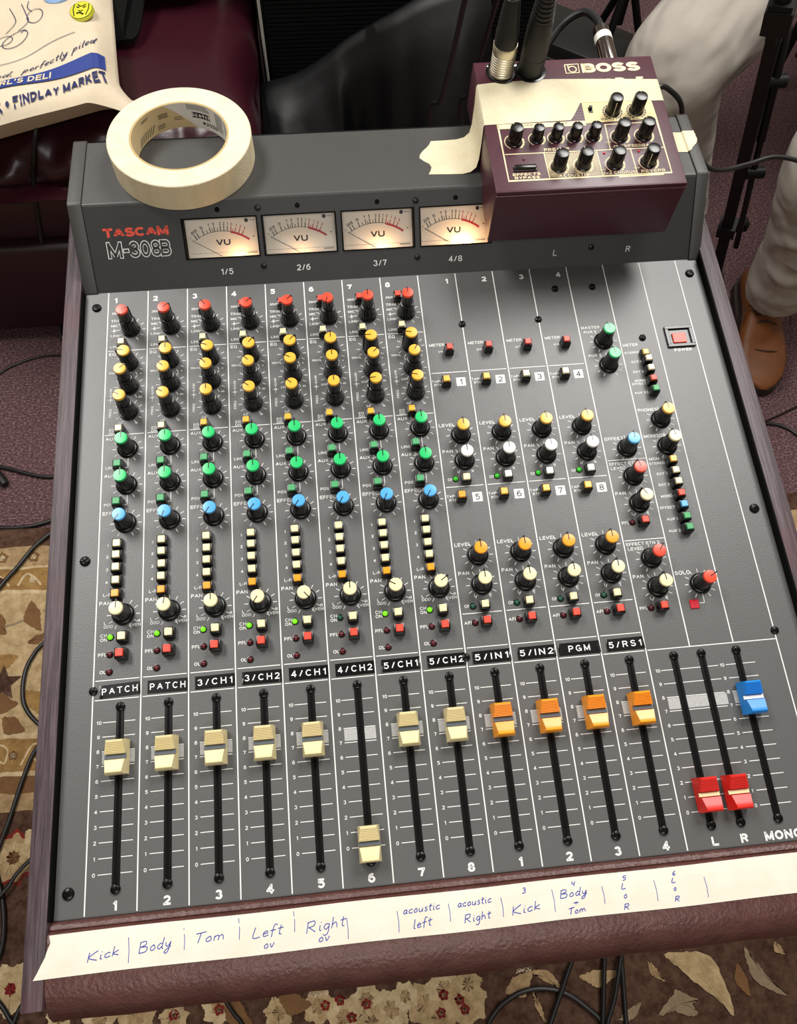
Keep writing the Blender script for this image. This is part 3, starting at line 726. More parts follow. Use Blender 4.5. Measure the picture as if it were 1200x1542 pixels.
for yy, t in ((260.6, 'EFFECT RTN 1'), (198.9, 'EFFECT RTN 2')):
    tx(t, 361.6, yy-.9, 2.1); tx('LEVEL', 362.2, yy-4.4, 2.1)
for y0, y1_ in ((236.5, 214), (174.5, 152.2)): tx('PAN', 361.6, y0, 2.3); tx('PFL', 364.6, y1_, 2.0, 'C'); tx('L', 371, y0-16, 1.7, 'C'); tx('R', 382, y0-16, 1.7, 'C')
tx('METER', 391.6, 358.4, 2.2)
for t, yy in (('STEREO', 351.5), ('EXT 1', 343.2), ('EXT 2', 334.4), ('MONO', 326.8), ('EFFECT', 324.0), ('AUX 1·2', 316.4)): tx(t, 403, yy, 1.8, 'R')
tx('PHONES', 391.6, 301.6, 2.3); tx('MONITOR', 391.6, 279.9, 2.3); tx('MON', 391.6, 261.4, 2.2)
for t, yy in (('STEREO', 257.8), ('EXT 1', 249.3), ('EXT 2', 240.7), ('MONO', 231.8), ('EFFECT', 223.1), ('AUX 1', 214.2), ('AUX 2', 205.4)): tx(t, 402.5, yy, 1.8, 'R')
tx('SOLO', 391.2, 174.6, 2.5); ln(407.2, 153, 407.2, 159, .4); ln(403.6, 152.4, 407.3, 152.4, .4)
tx('POWER', 438, 351.4, 2.3, 'C', bold=.02)
for yy in (363.3, 342, 271.4, 249, 227.9, 186.8, 166): ticks(377.2, yy)
for yy in (293, 271, 165.8): ticks(407.2, yy)
# fader scales
FX = [30*i+17.5 for i in range(12)]
for i, fx in enumerate(FX):
    x = 30*i
    for v in range(11):
        yy = 21.9+8.77*v
        ln(x+6.8, yy, x+14.9, yy, .45); ln(x+20.1, yy, x+26.9, yy, .45); tx(str(v), x+4.4, yy, 2.0, 'C')
    tx(str(i+1) if i < 8 else str(i-7), x+17.2, 4.6, 5.2, 'C', bold=.03)
for v in range(11):
    yy = 21.9+8.77*v
    ln(367.3, yy, 406, yy, .45); ln(411.4, yy, 431.5, yy, .45); tx(str(v), 365, yy, 2.0, 'C'); tx(str(v), 408.7, yy, 2.0, 'C')
tx('L', 378.1, 4.2, 5.2, 'C', bold=.03); tx('R', 396.7, 4.2, 5.2, 'C', bold=.03); tx('MONO', 421.5, 3.9, 5.2, 'C', bold=.03)
pr.m = [0]*len(pr.f)
for i in range(12): pr.rect(30*i+7, 84.4, 30*i+27, 91.6, Z-.04, 1)
pr.rect(367.5, 84.4, 407.2, 91.6, Z-.04, 1); pr.rect(411.6, 84.4, 431.5, 91.6, Z-.04, 1)
for i in range(4):
    for n_, yc in ((i+1, 336.2), (i+5, 242.5)): pr.text(str(n_), 240+30*i+22.7, yc-2.3, 4.6, 2, 'C', z=Z+.05)
part(pr, 'panel_printing', [M['white_ink'], M['grey_ink'], M['dark_ink']], smooth=0)

# knobs -----------------------------------------------------------------
def kn_low():
    b = MB(); b.lathe([(7.2, .2), (7.3, 1.2), (6.7, 2.2), (6.0, 2.6)], 40)
    b.lathe([(5.8, 2.4), (5.2, 9), (4.5, 16.6)], 40, flute=.06)
    b.box((0, 5.0, 9.4), (1.0, 2.2, 17.2), 0, .2, 1); return b
def kn_eq():
    b = MB(); b.lathe([(6.2, .2), (6.3, 1.3), (5.9, 2.2)], 40); b.lathe([(6.0, 2.0), (5.5, 10), (4.7, 17.6)], 40, flute=.06)
    b.box((0, 5.2, 9.8), (1.0, 2.2, 18), 0, .2, 1); return b
def kn_tall():
    b = MB(); b.lathe([(6.9, .2), (7.0, 1.4), (6.5, 2.4)], 40); b.lathe([(6.3, 2.2), (5.4, 12.4)], 40, flute=.06)
    b.lathe([(5.35, 12.2), (5.2, 13.4), (4.5, 13.8)], 40); b.lathe([(4.5, 13.6), (4.25, 24.6)], 40, flute=.06)
    b.box((0, 5.4, 7), (1.2, 1.6, 11), 0, .2, 1); b.box((0, 4.5, 19.6), (1, 1.6, 12.4), 0, .2, 1); return b
def kcap(z0, r):
    def f():
        b = MB(); b.lathe([(r*.98, z0-.6), (r, z0), (r, z0+.9), (r*.93, z0+1.45), (r*.5, z0+1.6)], 32, 0)
        b.box((0, r*.55, z0+1.55), (.6, r*1.05, .5), 1); return b
    return f
KT = {'low': (kn_low, 16.8, 4.5), 'eq': (kn_eq, 17.8, 4.55), 'tall': (kn_tall, 24.8, 4.35)}
def knob(kind, x, y, colr, ang, what):
    mk, z0, r = KT[kind]
    o = inst('rotary_knob', 'k'+kind, mk, M['black'], (x, y, 0), -R_(ang))
    inst('knob_cap', 'kc'+kind+colr, kcap(z0, r), [M[colr], M['black']], (0, 0, 0), 0, o)
    return o
A_tr = [60, 50, -30, 45, 45, 200, 0, 0]; A1 = [-80, 0, -70, 40, 45, 0, -90, -80]; A2 = [45, -45, -40, -40, -60, 0, 45, 30]
A3 = [-60, -60, 0, -50, -45, 0, -90, -75]; AE = [215, 200, 215, 215, 215, 210, 205, 210]; AP = [0, 10, 0, 215, 140, 0, -60, 55]
for i in range(8):
    k = 30*i+17.7
    knob('tall', k, 400.2, 'red', A_tr[i], 'trim'); knob('eq', k, 370, 'yellow', A1[i], '')
    knob('tall', k, 350.6, 'yellow', A2[i], ''); knob('tall', k, 329.5, 'yellow', A3[i], '')
    knob('low', k, 299.8, 'green', 0, ''); knob('low', k, 271.5, 'green', 0, ''); knob('low', k, 243, 'blue', AE[i], ''); knob('low', k, 178.5, 'cream', AP[i], '')
for i in range(4):
    k = 257+30*i
    knob('low', k, 291.9, 'yellow', 0, ''); knob('low', k, 271, 'white_cap', 0, ''); knob('low', k, 199.2, 'orange', 0, ''); knob('low', k, 178.2, 'cream', 0, '')
for yy, c, a in ((363.3, 'green', -5), (342, 'green', -5), (271.4, 'blue', 10), (249, 'red', -10), (227.9, 'cream', -25), (186.8, 'red', 35), (166, 'cream', -5)): knob('low', 377.2, yy, c, a, '')
for yy, c, a in ((293, 'yellow', -5), (271, 'cream', -5), (165.8, 'red', 60)): knob('low', 407.2, yy, c, a, '')

# buttons -----------------------------------------------------------------
def btn(sz, h):
    def f():
        b = MB(); b.box((0, 0, h/2), (sz*1.16, sz*1.16, h), 0, .6, 2, taper=(.92, .92)); return b
    return f
def bcap(sz, h):
    def f():
        b = MB(); b.box((0, 0, h+.7), (sz*.76, sz*.76, 2.0), 0, .22, 1, taper=(.95, .95)); return b
    return f
def button(name, x, y, colr, sz=6.4, h=5.4):
    o = inst(name, 'b%s%s' % (sz, h), btn(sz, h), M['black'], (x, y, 0))
    inst('button_cap', 'bc%s%s%s' % (sz, h, colr), bcap(sz, h), M[colr], (0, 0, 0), 0, o); return o
EQH = [6.0, 6.0, 6, 5.6, 5.6, 7.6, 5.4, 5.4]
for i in range(8):
    x = 30*i
    button('pad_button', x+12.2, 413.6, 'redbtn', 6.0, 6.4); button('line_switch', x+12.5, 385.2, 'cream', 6.0, 7)
    button('equalizer_switch', x+12.7, 313, 'yellow' if i > 1 else 'cream', 6.0, EQH[i]+1)
    button('aux_switch', x+12.6, 285.5, 'green_btn', 6.4, 7.0); button('aux_switch', x+12.8, 257, 'green_btn', 6.4, 7.0)
    for j, yy in enumerate((227.3, 219.0, 210.3, 201.4)): button('routing_button', x+13.2, yy, 'cream', 6.4, 5.0 if (i+j) % 3 else 4.2)
    button('routing_button', x+13.2, 192.1, 'orange', 6.4, 4.6)
    button('channel_button', x+18.2, 163.1, 'cream', 6.6, 4.8); button('listen_button', x+18, 151.6, 'redbtn', 6.6, 7.6)
for i in range(4):
    x = 240+30*i
    button('meter_button', x+16.5, 362.6, 'redbtn', 6.0, 7.2); button('tape_switch', x+11, 335.4, 'yellow' if i < 2 else 'cream', 6.4, 6.8); button('tape_switch', x+10.7, 242.3, 'orange' if i < 1 else 'yellow', 6.4, 7)
    button('channel_button', x+16, 256.2, 'cream' if i < 1 else 'white_cap', 6.4, 5); button('channel_button', x+16.6, 163.4, 'cream', 6.4, 5.4); button('listen_button', x+16.2, 152.2, 'redbtn', 6.4, 7)
button('listen_button', 376.2, 213.2, 'redbtn', 6.2, 7); button('listen_button', 376.2, 151.7, 'redbtn', 6.2, 7)
for yy, c, hgt in ((348.7, 'yellow', 4), (341.8, 'cream', 7), (333.4, 'cream', 7), (324.4, 'redbtn', 7), (315.6, 'green_btn', 7)): button('monitor_button', 406.2, yy, c, 5.8, hgt)
for yy, c in ((257.4, 'yellow'), (248.6, 'cream'), (240.0, 'cream'), (231, 'redbtn'), (222.3, 'blue'), (213.5, 'green_btn'), (205.3, 'green_btn')): button('monitor_button', 406.2, yy, c, 6.0, 7)
# indicator lights
def led():
    b = MB(); b.lathe([(2.4, 0), (2.4, .35), (1.8, .5)], 18, 1); b.lathe([(1.8, .3), (1.75, 1.0), (1.2, 1.7), (.5, 1.95)], 18, 0); return b
def light(x, y, c): return inst('indicator_light', 'led'+c, led, [M[c], M['black']], (x, y, 0))
for i in range(8):
    x = 30*i
    light(x+9.7, 163.8, 'led_green_on' if i != 5 else 'led_green_off'); light(x+9.8, 152.5, 'led_red_off'); light(x+9.7, 141.2, 'led_red_off')
for i in range(4):
    x = 240+30*i; light(x+8.8, 257.3, 'led_green_dim'); light(x+9, 163.7, 'led_green_off'); light(x+9, 152.4, 'led_red_off')
light(369.3, 214, 'led_red_off'); light(369.5, 152.1, 'led_red_off')
b = MB(); b.box((0, 0, .5), (6.2, 6.2, 1), 0, .3, 1); part(b, 'indicator_light', M['led_red_sq'], (399.8, 151.9, 0))
# power switch
b = MB()
for c, d in (((0, 8, .9), (22, 2.6, 1.8)), ((0, -8, .9), (22, 2.6, 1.8)), ((-9.6, 0, .9), (2.8, 14, 1.8)), ((9.6, 0, .9), (2.8, 14, 1.8))): b.box(c, d, 0, .35, 1)
b.box((0, 0, .2), (17, 14, .2))
ps = part(b, 'power_switch', M['black'], (437.6, 362.8, 0))
b = MB(); b.box((-.6, -1.2, .9), (10.6, 8.4, 1.4), 0, .3, 1); b.v = [(x, y, z+(y*.05)) for x, y, z in b.v]; part(b, 'rocker', mat('lit_red_rocker', '#d8442e', .35, emit=('#d83a20', .25)), parent=ps)
# screws
def scr(r):
    def f():
        b = MB(); b.lathe([(r*1.0, 0), (r, .7), (r*.86, 1.5), (r*.55, 1.95)], 24)
        b.box((0, 0, 1.75), (r*1.0, r*.24, .5), 1); b.box((0, 0, 1.75), (r*.24, r*1.0, .5), 1)
        for a in (45, 135, 225, 315): b.box((r*.5*math.cos(R_(a)), r*.5*math.sin(R_(a)), 1.75), (r*.3, r*.3, .4), 0, .1, 1)
        return b
    return f
def screw(x, y, r=3.0, z=0, parent=None, loc=None): return inst('screw', 'scr%s' % r, scr(r), [M['screw'], M['black_matte']], (x, y, z), random.uniform(0, 1.5), parent)
for x, y in ((459.4, 421.2), (-8.6, 421.4), (-8.7, 217.5), (-9.6, 13.4), (459.4, 217.1)): screw(x, y, 3.5)
for x, y in ((408.4, 364.1), (269.9, 386.6), (329.9, 386.6), (347.7, 414), (377.8, 413.7), (.2, 129.7), (240, 130), (450.3, 129.3)): screw(x, y, 2.7)
# faders
def slot():
    b = MB(); b.box((0, 0, .3), (4.6, 104, .9), 0, .3, 1); b.box((0, 0, .8), (1.5, 101, .12), 1); return b
def fcap():
    b = MB()
    def sect(y, z):
        hw = 7.1-max(0, z-9.6)*.52
        return [(-7.5, y, 1.6), (7.5, y, 1.6), (7.3, y, min(z-1.2, 7)), (hw, y, z), (-hw, y, z), (-7.3, y, min(z-1.2, 7))]
    top = [(-11.6, 8.6), (-11.3, 11.6), (-10.4, 12.6), (-9.6, 12.7), (-6.4, 11.8), (-2.0, 10.4), (-1.9, 7.4), (1.9, 7.4), (2.0, 10.4)]
    y = 2.0
    for j in range(7):
        y += 1.05; z = 10.5+.3*j; top += [(y-.7, z), (y-.62, z-.6), (y-.12, z-.5), (y, z+.22)]
    top += [(10.3, 12.9), (11.2, 12.2), (11.6, 9.0)]
    b.loft([sect(a, c) for a, c in top]); b.v = [(x*.90, y*.88, z) for x, y, z in b.v]; return b
def fline():
    b = MB(); b.box((0, 0, 7.9), (13.0, 2.4, .9), 0, .1, 1); return b
def fader(x, y, colr, line):
    s_ = inst('fader_slot', 'slot', slot, [M['black'], M['black_matte']], (x, 66, 0))
    screw(0, 52.6, 2.9, .3, s_); screw(0, -52.6, 2.9, .3, s_)
    c = inst('fader_cap', 'fc'+colr, fcap, M[colr], (x, y, 0))
    inst('indicator_line', 'fl'+line, fline, M[line], (0, 0, 0), 0, c)
FY = [87.5, 87.2, 87.5, 87.5, 86.8, 23.6, 87.5, 87.5, 87.6, 87.2, 86.9, 86.5]
for i in range(12): fader(FX[i], FY[i], 'cream_dark' if i < 8 else 'orange', 'steel_line')
fader(377.7, 31.2, 'red_fader', 'cream'); fader(396.5, 31, 'red_fader', 'cream'); fader(420.5, 86.5, 'blue_fader', 'white_cap')
# embossed label tape
DY = ['PATCH', 'PATCH', '3/CH1', '3/CH2', '4/CH1', '4/CH2', '5/CH1', '5/CH2', '5/IN1', '5/IN2', 'PGM', '5/RS1']
for i, t in enumerate(DY):
    b = MB(); w_ = 25.4 if i != 10 else 28
    a = R_([2.4, -.5, .6, -.4, 0, .6, .8, .4, .6, .2, 0, .4][i])
    def gz(u, v, w_=w_):
        x = (u-.5)*w_; y = (v-.5)*8.2; e = max(0, abs(u-.5)*2-.86)/.14
        return (x*math.cos(a)-y*math.sin(a), x*math.sin(a)+y*math.cos(a), .35+.9*e*e*(i % 3 == 0 or i > 6)*(1-v))
    b.grid(gz, 24, 2, 0)
    b.text(t, 0, -2.0, 4.1, 1, 'C', bold=-.004, z=.55, rot=a, width=22.4 if i != 10 else 14.5, space=1.55)
    part(b, 'label_tape', [M['dymo'], M['dymo_text']], (30*i+16.9+(0 if i != 10 else -1.2), 129.2, 0), smooth=0)

# ------------------------------------------------------------------ writing tape on the armrest
def place(o): o.matrix_world = PANEL; return o
b = MB(); TW = (-6.6, -28.2)
edge = [(-17.2, -6.9), (-16.0, -9.5), (-17.4, -12), (-18.4, -14.5), (-20.4, -19), (-22.2, -23.5), (-24.4, -28.2)]
N = 120
def zt(x, y): return max(zarm(y), 7.1 if x < -17.5 else 0)+.42
def tf(u, v):
    y = TW[0]+(TW[1]-TW[0])*v; j = v*(len(edge)-1); i0 = min(int(j), len(edge)-2); ex = edge[i0][0]+(edge[i0+1][0]-edge[i0][0])*(j-i0)
    x = ex+(474-ex)*u; return (x, y+.25*math.sin(x*.05), zt(x, y))
b.grid(tf, N, 18)
mpz = lambda x, y: (x, y, zt(x, y)+.08)
wl = .5
for t, x0, y0, x1, y1, xh in (('Kick', 5, -22.4, 23, -20, 2.3), ('Body', 33, -20.8, 52, -19, 2.7), ('Tom', 64, -19, 82, -18.4, 2.6), ('Left', 96.6, -19.8, 114.5, -18.8, 2.7), ('ov', 103, -25.6, 109.5, -25, 2.2),
    ('Right', 127.3, -20.4, 150.5, -18.2, 2.8), ('ov', 134, -25.4, 141, -24.8, 2.2), ('acoustic', 183.5, -16, 205.6, -15.2, 2.0), ('left', 188.5, -24, 200, -23, 2.3),
    ('acoustic', 215.5, -15.6, 236, -14.8, 2.0), ('Right', 218.5, -24.2, 234.5, -22.8, 2.1), ('3', 254, -12, 256.6, -12, 1.4), ('Kick', 247, -23, 264.4, -21, 2.3), ('4', 283.6, -11.2, 286.4, -11.2, 1.3),
    ('Body', 276, -17, 293, -16, 2.1), ('+', 282.8, -21.2, 286.8, -21.2, 1.5), ('Tom', 279.5, -26, 290.6, -25, 1.7), ('5', 314.6, -11.2, 317.2, -11.2, 1.2), ('L', 313, -15.6, 316.4, -15.6, 1.5), ('o', 313.6, -20.6, 316, -20.6, 2.0),
    ('R', 312.6, -26.6, 316.4, -26.6, 1.5), ('6', 345, -11.4, 347.4, -11.4, 1.2), ('L', 343.6, -15.2, 346.6, -15.2, 1.3), ('o', 344, -19.6, 346, -19.6, 1.7), ('R', 343.6, -25.4, 347, -25.4, 1.4)):
    b.hand(t, x0, y0, x1, y1, xh, wl, 1, mpz)
for x, ya, yb in ((27.6, -12, -25), (58.6, -10.5, -21.5), (89.6, -8.6, -19.5), (121, -8, -18.8), (151.2, -14.5, -25.5), (180.5, -13.8, -25), (210.6, -13, -22.5), (241.6, -12.8, -23.2), (272.2, -11.6, -23.5), (302, -12.8, -22.2), (333.6, -12.8, -24), (364, -14, -25)):
    b.ribbon([(x-.2, ya), (x+.3, (ya+yb)/2), (x, yb)], .38, 1, mpz)
mm(b); place(tag(b.build('masking_tape_strip', [M['tape_strip'], M['pen']], smooth=60), 'long white masking tape strip with blue handwritten channel names along the padded front edge', 'masking tape'))
# ------------------------------------------------------------------ roll of masking tape on the bridge
def zb(y): return 45.1-(y-480.2)*(5.1/65)
RT_ = PANEL @ Matrix.Translation((.0672, .5228, .04190)) @ Matrix.Rotation(-math.atan(5.1/65), 4, 'X')
roll = thing('masking_tape_roll', 'cream roll of masking tape lying flat on the left of the meter bridge', 'tape roll', RT_)
HR = 21.8; ro, ri = 53.3, 36.6
b = MB()
pf = [(ri, .2), (ro-.5, 0), (ro, .5), (ro, HR-.6), (ro-.6, HR), (ri+.2, HR), (ri, HR-.4), (ri, .2)]
b.lathe(pf, 96, 0, None, cap0=False, cap1=False)
b.m = [1 if (j // 96) in (2,) else 0 for j in range(len(b.f))]
b.tube([(15.5, -51.3, HR-.6), (14.8, -51.35, HR*.6), (15.2, -51.3, HR*.35), (14.6, -51.45, 1)], .22, 5, 0)
part(b, 'tape_winding', [M['tape'], M['tape_side']], parent=roll)
b = MB(); b.lathe([(ri-.05, .6), (ri-.05, HR-.1), (ri-1.3, HR-.1), (ri-1.3, .6), (ri-.05, .6)], 96, 0, None, cap0=False, cap1=False)
rc = ri-1.3
def cyl(off): return lambda x, y: ((rc-off)*math.cos(R_(66)-x/rc), (rc-off)*math.sin(R_(66)-x/rc), HR/2+y)
b.m = [1 if (j // 96) == 1 else 0 for j in range(len(b.f))]
# white printed label: slanted left edge
n = 40
for k in range(n):
    f = lambda t: (-26+13*(1-t))
    xa0, xa1 = -29+k*(75/n), -29+(k+1)*(75/n)
    sl = lambda x, v: x+(-(v-.5)*26 if k == 0 else 0)
    ya = [min(max((-(x+16)*.9), -HR/2+.7), HR/2-.2) for x in (xa0, xa1)]
    if ya[0] >= HR/2-.25 and ya[1] >= HR/2-.25: continue
    m_ = cyl(.1); b.quad(m_(xa0, ya[0]), m_(xa1, ya[1]), m_(xa1, HR/2-.2), m_(xa0, HR/2-.2), 2)
m_ = cyl(.2)
bx = [(x, y) for x, y in ((-7.6, -1.2), (7.4, -1.2), (7.4, 3.6), (-7.6, 3.6))]
for k in range(8):
    xa = -7.6+15*k/8; xc = xa+15/8; b.quad(m_(xa, -1.2), m_(xc, -1.2), m_(xc, 3.6), m_(xa, 3.6), 3)
b.text('Scotch', 0, -.2, 3.2, 2, 'C', mp=cyl(.3), bold=.03); b.text('#2050', 7.2, -6.4, 3.0, 3, 'C', mp=cyl(.3), bold=.01)
def bars(x, y, n, L, g=.95, slope=0.0, w_=.4):
    for k in range(n):
        pts = [(x+L*(random.uniform(.75, 1))*j/5, y-k*g+slope*j) for j in range(6)]
        b.ribbon(pts, w_, 3, cyl(.28))
bars(-11, 9.4, 4, 20, 1.15); bars(13.5, 9, 12, 10, 1.25); bars(26, 9, 8, 7, 1.6); bars(-34, 4.2, 3, 9, 1.4, 0, .6); bars(-22, -1, 2, 8, 1.8, 0, .5); bars(-36, -4, 3, 7, 1.4, 0, .5)
bars(-50, 7.5, 2, 9, 1.2, 0, .4)
for k in range(7): b.ribbon([(-58+k*2.6+j*.8, -9+j*1.3+k*.2) for j in range(6)], .55, 3, cyl(.28))
part(b, 'cardboard_core', [M['core_edge'], M['core_tan'], M['core_white'], M['core_ink']], parent=roll, smooth=60)

# ------------------------------------------------------------------ acoustic effects pedal strapped to the bridge
PD = thing('effects_pedal', 'maroon metal effects pedal with black knobs standing on the right of the meter bridge', 'effects pedal', PANEL)
X0, X1 = 292.2, 431.6; TOP = 80.0
prof = [(439.8, 78.8), (441, TOP), (566, TOP), (567, 79), (567, zb(567)+.6), (482, zb(482)+.6), (471.0, 36.0), (437.8, 31.8)]
Mx = Matrix(((0, 0, 1, 0), (1, 0, 0, 0), (0, 1, 0, 0), (0, 0, 0, 1)))
bmm = bmesh.new(); t_ = MB().prism(prof, X0, X1, 0, Mx); vs = [bmm.verts.new(v) for v in t_.v]
for f in t_.f: bmm.faces.new([vs[i] for i in f])
bmesh.ops.recalc_face_normals(bmm, faces=bmm.faces)
bmesh.ops.bevel(bmm, geom=list(bmm.edges), offset=.7, segments=2, affect='EDGES', profile=.5)
b = MB(); b.bm(bmm); b.box(((X0+X1)/2, 439.4, 76.6), (X1-X0+.2, 2.2, 2.0), 0, .9, 3); b.box(((X0+X1)/2, 440.6, 79.4), (X1-X0+.2, 1.6, 1.6), 0, .7, 3); part(b, 'case', M['pedal'], parent=PD)
b = MB(); z = TOP+.12
def bl(pts, w_, mi=0): b.ribbon(pts, w_, mi, None, z)
bl([(302, 519), (302.7, 449.8), (422.2, 450.4), (421.8, 503)], 1.5); b.rect(301.4, 498.6, 368, 503, z, 0)
b.prism([(368, 500.4), (422.6, 502.6), (421.9, 520), (368.4, 521)], z, z+.05, 1)
for k in range(6): bl([(357+k*.5, 505.5+k*2.6), (367.4, 505.3+k*2.6)], .9, 2)
for p in ([(303.5, 474.4), (422, 474.2)], [(332, 474), (332.4, 450.6)], [(371, 474), (371.2, 450.6)], [(396.4, 474), (396.8, 450.6)], [(382, 498), (381.4, 474.4)], [(381.4, 498.4), (422, 499.2)]): bl(p, .7)
bl([(383, 449.2), (416, 449.6)], 2.0)
for k in range(48):
    x = 333+k*1.35; xa, ya, xb_, yb = x, 451.4, x-20.6, 473.4
    if xb_ < 332.6: yb = 451.4+(x-332.6)/20.6*22; xb_ = 332.6
    if xa > 370.4: ya = 451.4+(xa-370.4)/20.6*22; xa = 370.4
    if yb-ya > .6: b.ribbon([(xa, ya), (xb_, yb)], .4, 0, None, z-.03)
def pt(t, x, y, h, mi=0, **k): b.text(t, x, y-h/2, h, mi, 'C', z=z+.06, **k)
b.rect(341.5, 450.9, 359.8, 454, z+.02, 2)
pt('PREAMP', 342, 477, 2.7, bold=.01, sx=1.15); pt('ACOUSTIC', 350.6, 452.4, 2.5, bold=.01, sx=1.15); pt('2x2 CHORUS', 383.8, 452.8, 2.5, bold=.01, sx=1.05); pt('REVERB', 409, 453, 2.5, bold=.01, sx=1.2)
pt('ANTI-FEEDBACK', 400.5, 477.2, 2.4, bold=.01, sx=1.1); pt('INPUT LEVEL', 394.5, 503.8, 2.5, 3, sx=1.25); pt('EFFECTS', 316.4, 455.3, 2.3, bold=.01, sx=1.3); pt('BYPASS', 316.4, 452.3, 2.3, bold=.01, sx=1.3)
pt('NER', 325, 501.2, 1.8, 3, sx=1.3); pt('PEAK', 350, 501.6, 1.8, 3, sx=1.3)
for x, y in ((341, 453.2), (359, 453.4), (377.4, 455.2), (402.6, 455.4), (386.2, 480.6)): pt('OFF', x-5, y+.6, 1.6)
# maker's mark
b.text('BOSS', 397.6, 551.2, 9.4, 0, 'C', bold=.04, z=z, width=45.6, gap=.03)
for q in ([(362.2, 560.2), (372.8, 560.6), (372.4, 551.6), (362, 551.4), (362.2, 560.2)],): bl(q, .8)
b.arc(367.6, 555.4, 3.0, 0, 2*PI, .8, 0, z, 24); bl([(364.6, 555), (364.6, 560.2)], .8)
b.text('AD-5', 405, 537.4, 7.4, 0, 'C', bold=.03, z=z, width=32)
for (x, y, r) in [(390, 510.5, 6.9), (408.2, 510.6, 6.9)]:
    for a in range(-150, 151, 20): b.arc(x, y, r, R_(90-a-8), R_(90-a+8), 1.5, 2, z+.06, 3)
RK = [(390, 510.5, 'L', 190), (408.2, 510.6, 'L', 0), (311.9, 485.8, 'L', -40), (390.8, 486, 'L', -30), (408.9, 486, 'L', -30), (340.6, 460.5, 'L', -20), (358.6, 460.9, 'L', -30), (382, 460.5, 'L', -30), (407.1, 460.9, 'L', 205),
      (328.8, 487.4, 'S', 0), (343, 487.5, 'S', 35), (357, 487.4, 'S', 0), (371, 487.4, 'S', 0)]
for x, y, k, a in RK[2:]:
    r = 7.0 if k == 'L' else 6.0
    b.arc(x, y, r, R_(-60), R_(240), .5, 0, z, 24)
    for j in range(4): b.arc(x, y, r, R_(-52+j*19), R_(-37+j*19), 1.5, 0, z+.02, 4)
part(b, 'pedal_printing', [M['pedal_print'], M['pedal_block'], M['pedal'], M['dark_ink']], parent=PD, smooth=0)
def pk(r, h):
    def f():
        b = MB(); b.lathe([(r+.5, 0), (r+.45, .8), (r, 1.2), (r*.93, h-1.2), (r*.86, h-.3), (r*.6, h), (r*.2, h+.1)], 32, 0, flute=.0)
        b.box((0, r*.98, h*.5), (.45, .5, h*.75), 1); b.box((0, r*.72, h-.05), (.5, .9, .3), 1); return b
    return f
for x, y, k, a in RK:
    inst('rotary_knob', 'pk'+k, pk(5.2, 14) if k == 'L' else pk(4.4, 11.5), [M['knob_black'], M['pedal_print']], (x, y, TOP), -R_(a), PD)
b = MB(); b.box((0, 0, .6), (17, 4.6, 1.2), 0, .4, 1); b.box((0, 0, 1.9), (15.6, 3.4, 2.6), 0, .8, 2); part(b, 'bypass_button', M['knob_black'], (316, 460.2, TOP), PD)
b = MB(); b.box((0, 0, .2), (3.2, 6, .4), 0, .1, 1); b.box((0, 1.2, 1.4), (2.2, 2.6, 2.4), 0, .3, 1); part(b, 'slide_switch', M['knob_black'], (373.8, 513.2, TOP), PD)
for x, y, c in ((376.2, 471, 'led_red_sq'), (402, 471.4, 'led_red_sq'), (316.4, 468.9, 'led_red_off')):
    b = MB(); b.lathe([(1.0, 0), (.9, .6), (.4, 1)], 14); part(b, 'indicator_light', M[c], (x, y, TOP), PD)
for x in (312.6, 334.6):
    b = MB(); b.lathe([(12.2, 0), (12.2, .7), (10.6, 1.1), (10.2, .4)], 32); part(b, 'socket', M['knob_black'], (x, 555, TOP), PD)
    for dx, dy in ((-10.4, 6.4), (10.6, 6.2)):
        b = MB(); b.lathe([(1.7, 0), (1.5, .7), (.5, 1.1)], 14); part(b, 'screw', M['chrome'], (x+dx, 555+dy, TOP), PD)
b = MB()
for x in (302, 422):
    for y in (486, 560): pass
b = MB(); b.lathe([(5, -3), (5, 0)], 20, 0, Matrix.Translation((404.8, 569, 66)) @ Matrix.Rotation(R_(90), 4, 'X')); part(b, 'output_jack', M['chrome'], parent=PD)

# masking tape holding the pedal down
b = MB(); zt_ = TOP+.32
def lerp(tab, x):
    for (a, va), (c, vc) in zip(tab, tab[1:]):
        if x <= c: return va+(vc-va)*(x-a)/(c-a)
    return tab[-1][1]
yt = [(291.8, 543.2), (305, 544.6), (347, 546), (386, 544), (432, 541.3)]
yb_ = [(291.8, 503), (357.4, 504.0), (361, 509.5), (367.2, 520.4), (368, 520.7), (432, 519.6)]
rows = []
NV = 10
def row(fx, y0, y1, zf):
    rows.append([(fx(v/NV) if callable(fx) else fx, y0+(y1-y0)*v/NV, zf(y0+(y1-y0)*v/NV)) for v in range(NV+1)])
endL = [252.6, 254.4, 255.6, 254.6, 250.4, 247.4, 248.2, 250.6, 254, 256.8, 258.4]
row(lambda v: endL[int(round(v*10))], 494, 530, lambda y: zb(y)+.3)
row(270, 493, 530.2, lambda y: zb(y)+.3); row(279, 492.6, 530.6, lambda y: zb(y)+.4); row(285, 493.4, 531.6, lambda y: zb(y)+1.2); row(289.2, 495, 533.5, lambda y: zb(y)+4); row(290.9, 497.4, 536.4, lambda y: zb(y)+10)
row(291.5, 500, 539.6, lambda y: 66); row(291.6, 502.4, 542.6, lambda y: 79); row(292.4, 503, 543.2, lambda y: zt_)
for x in [296, 301, 310, 320, 330, 340, 350, 357, 359, 361, 363, 365, 367.2, 372, 380, 386, 396, 408, 420, 430.8]: row(x, lerp(yb_, x), lerp(yt, x), lambda y: zt_)
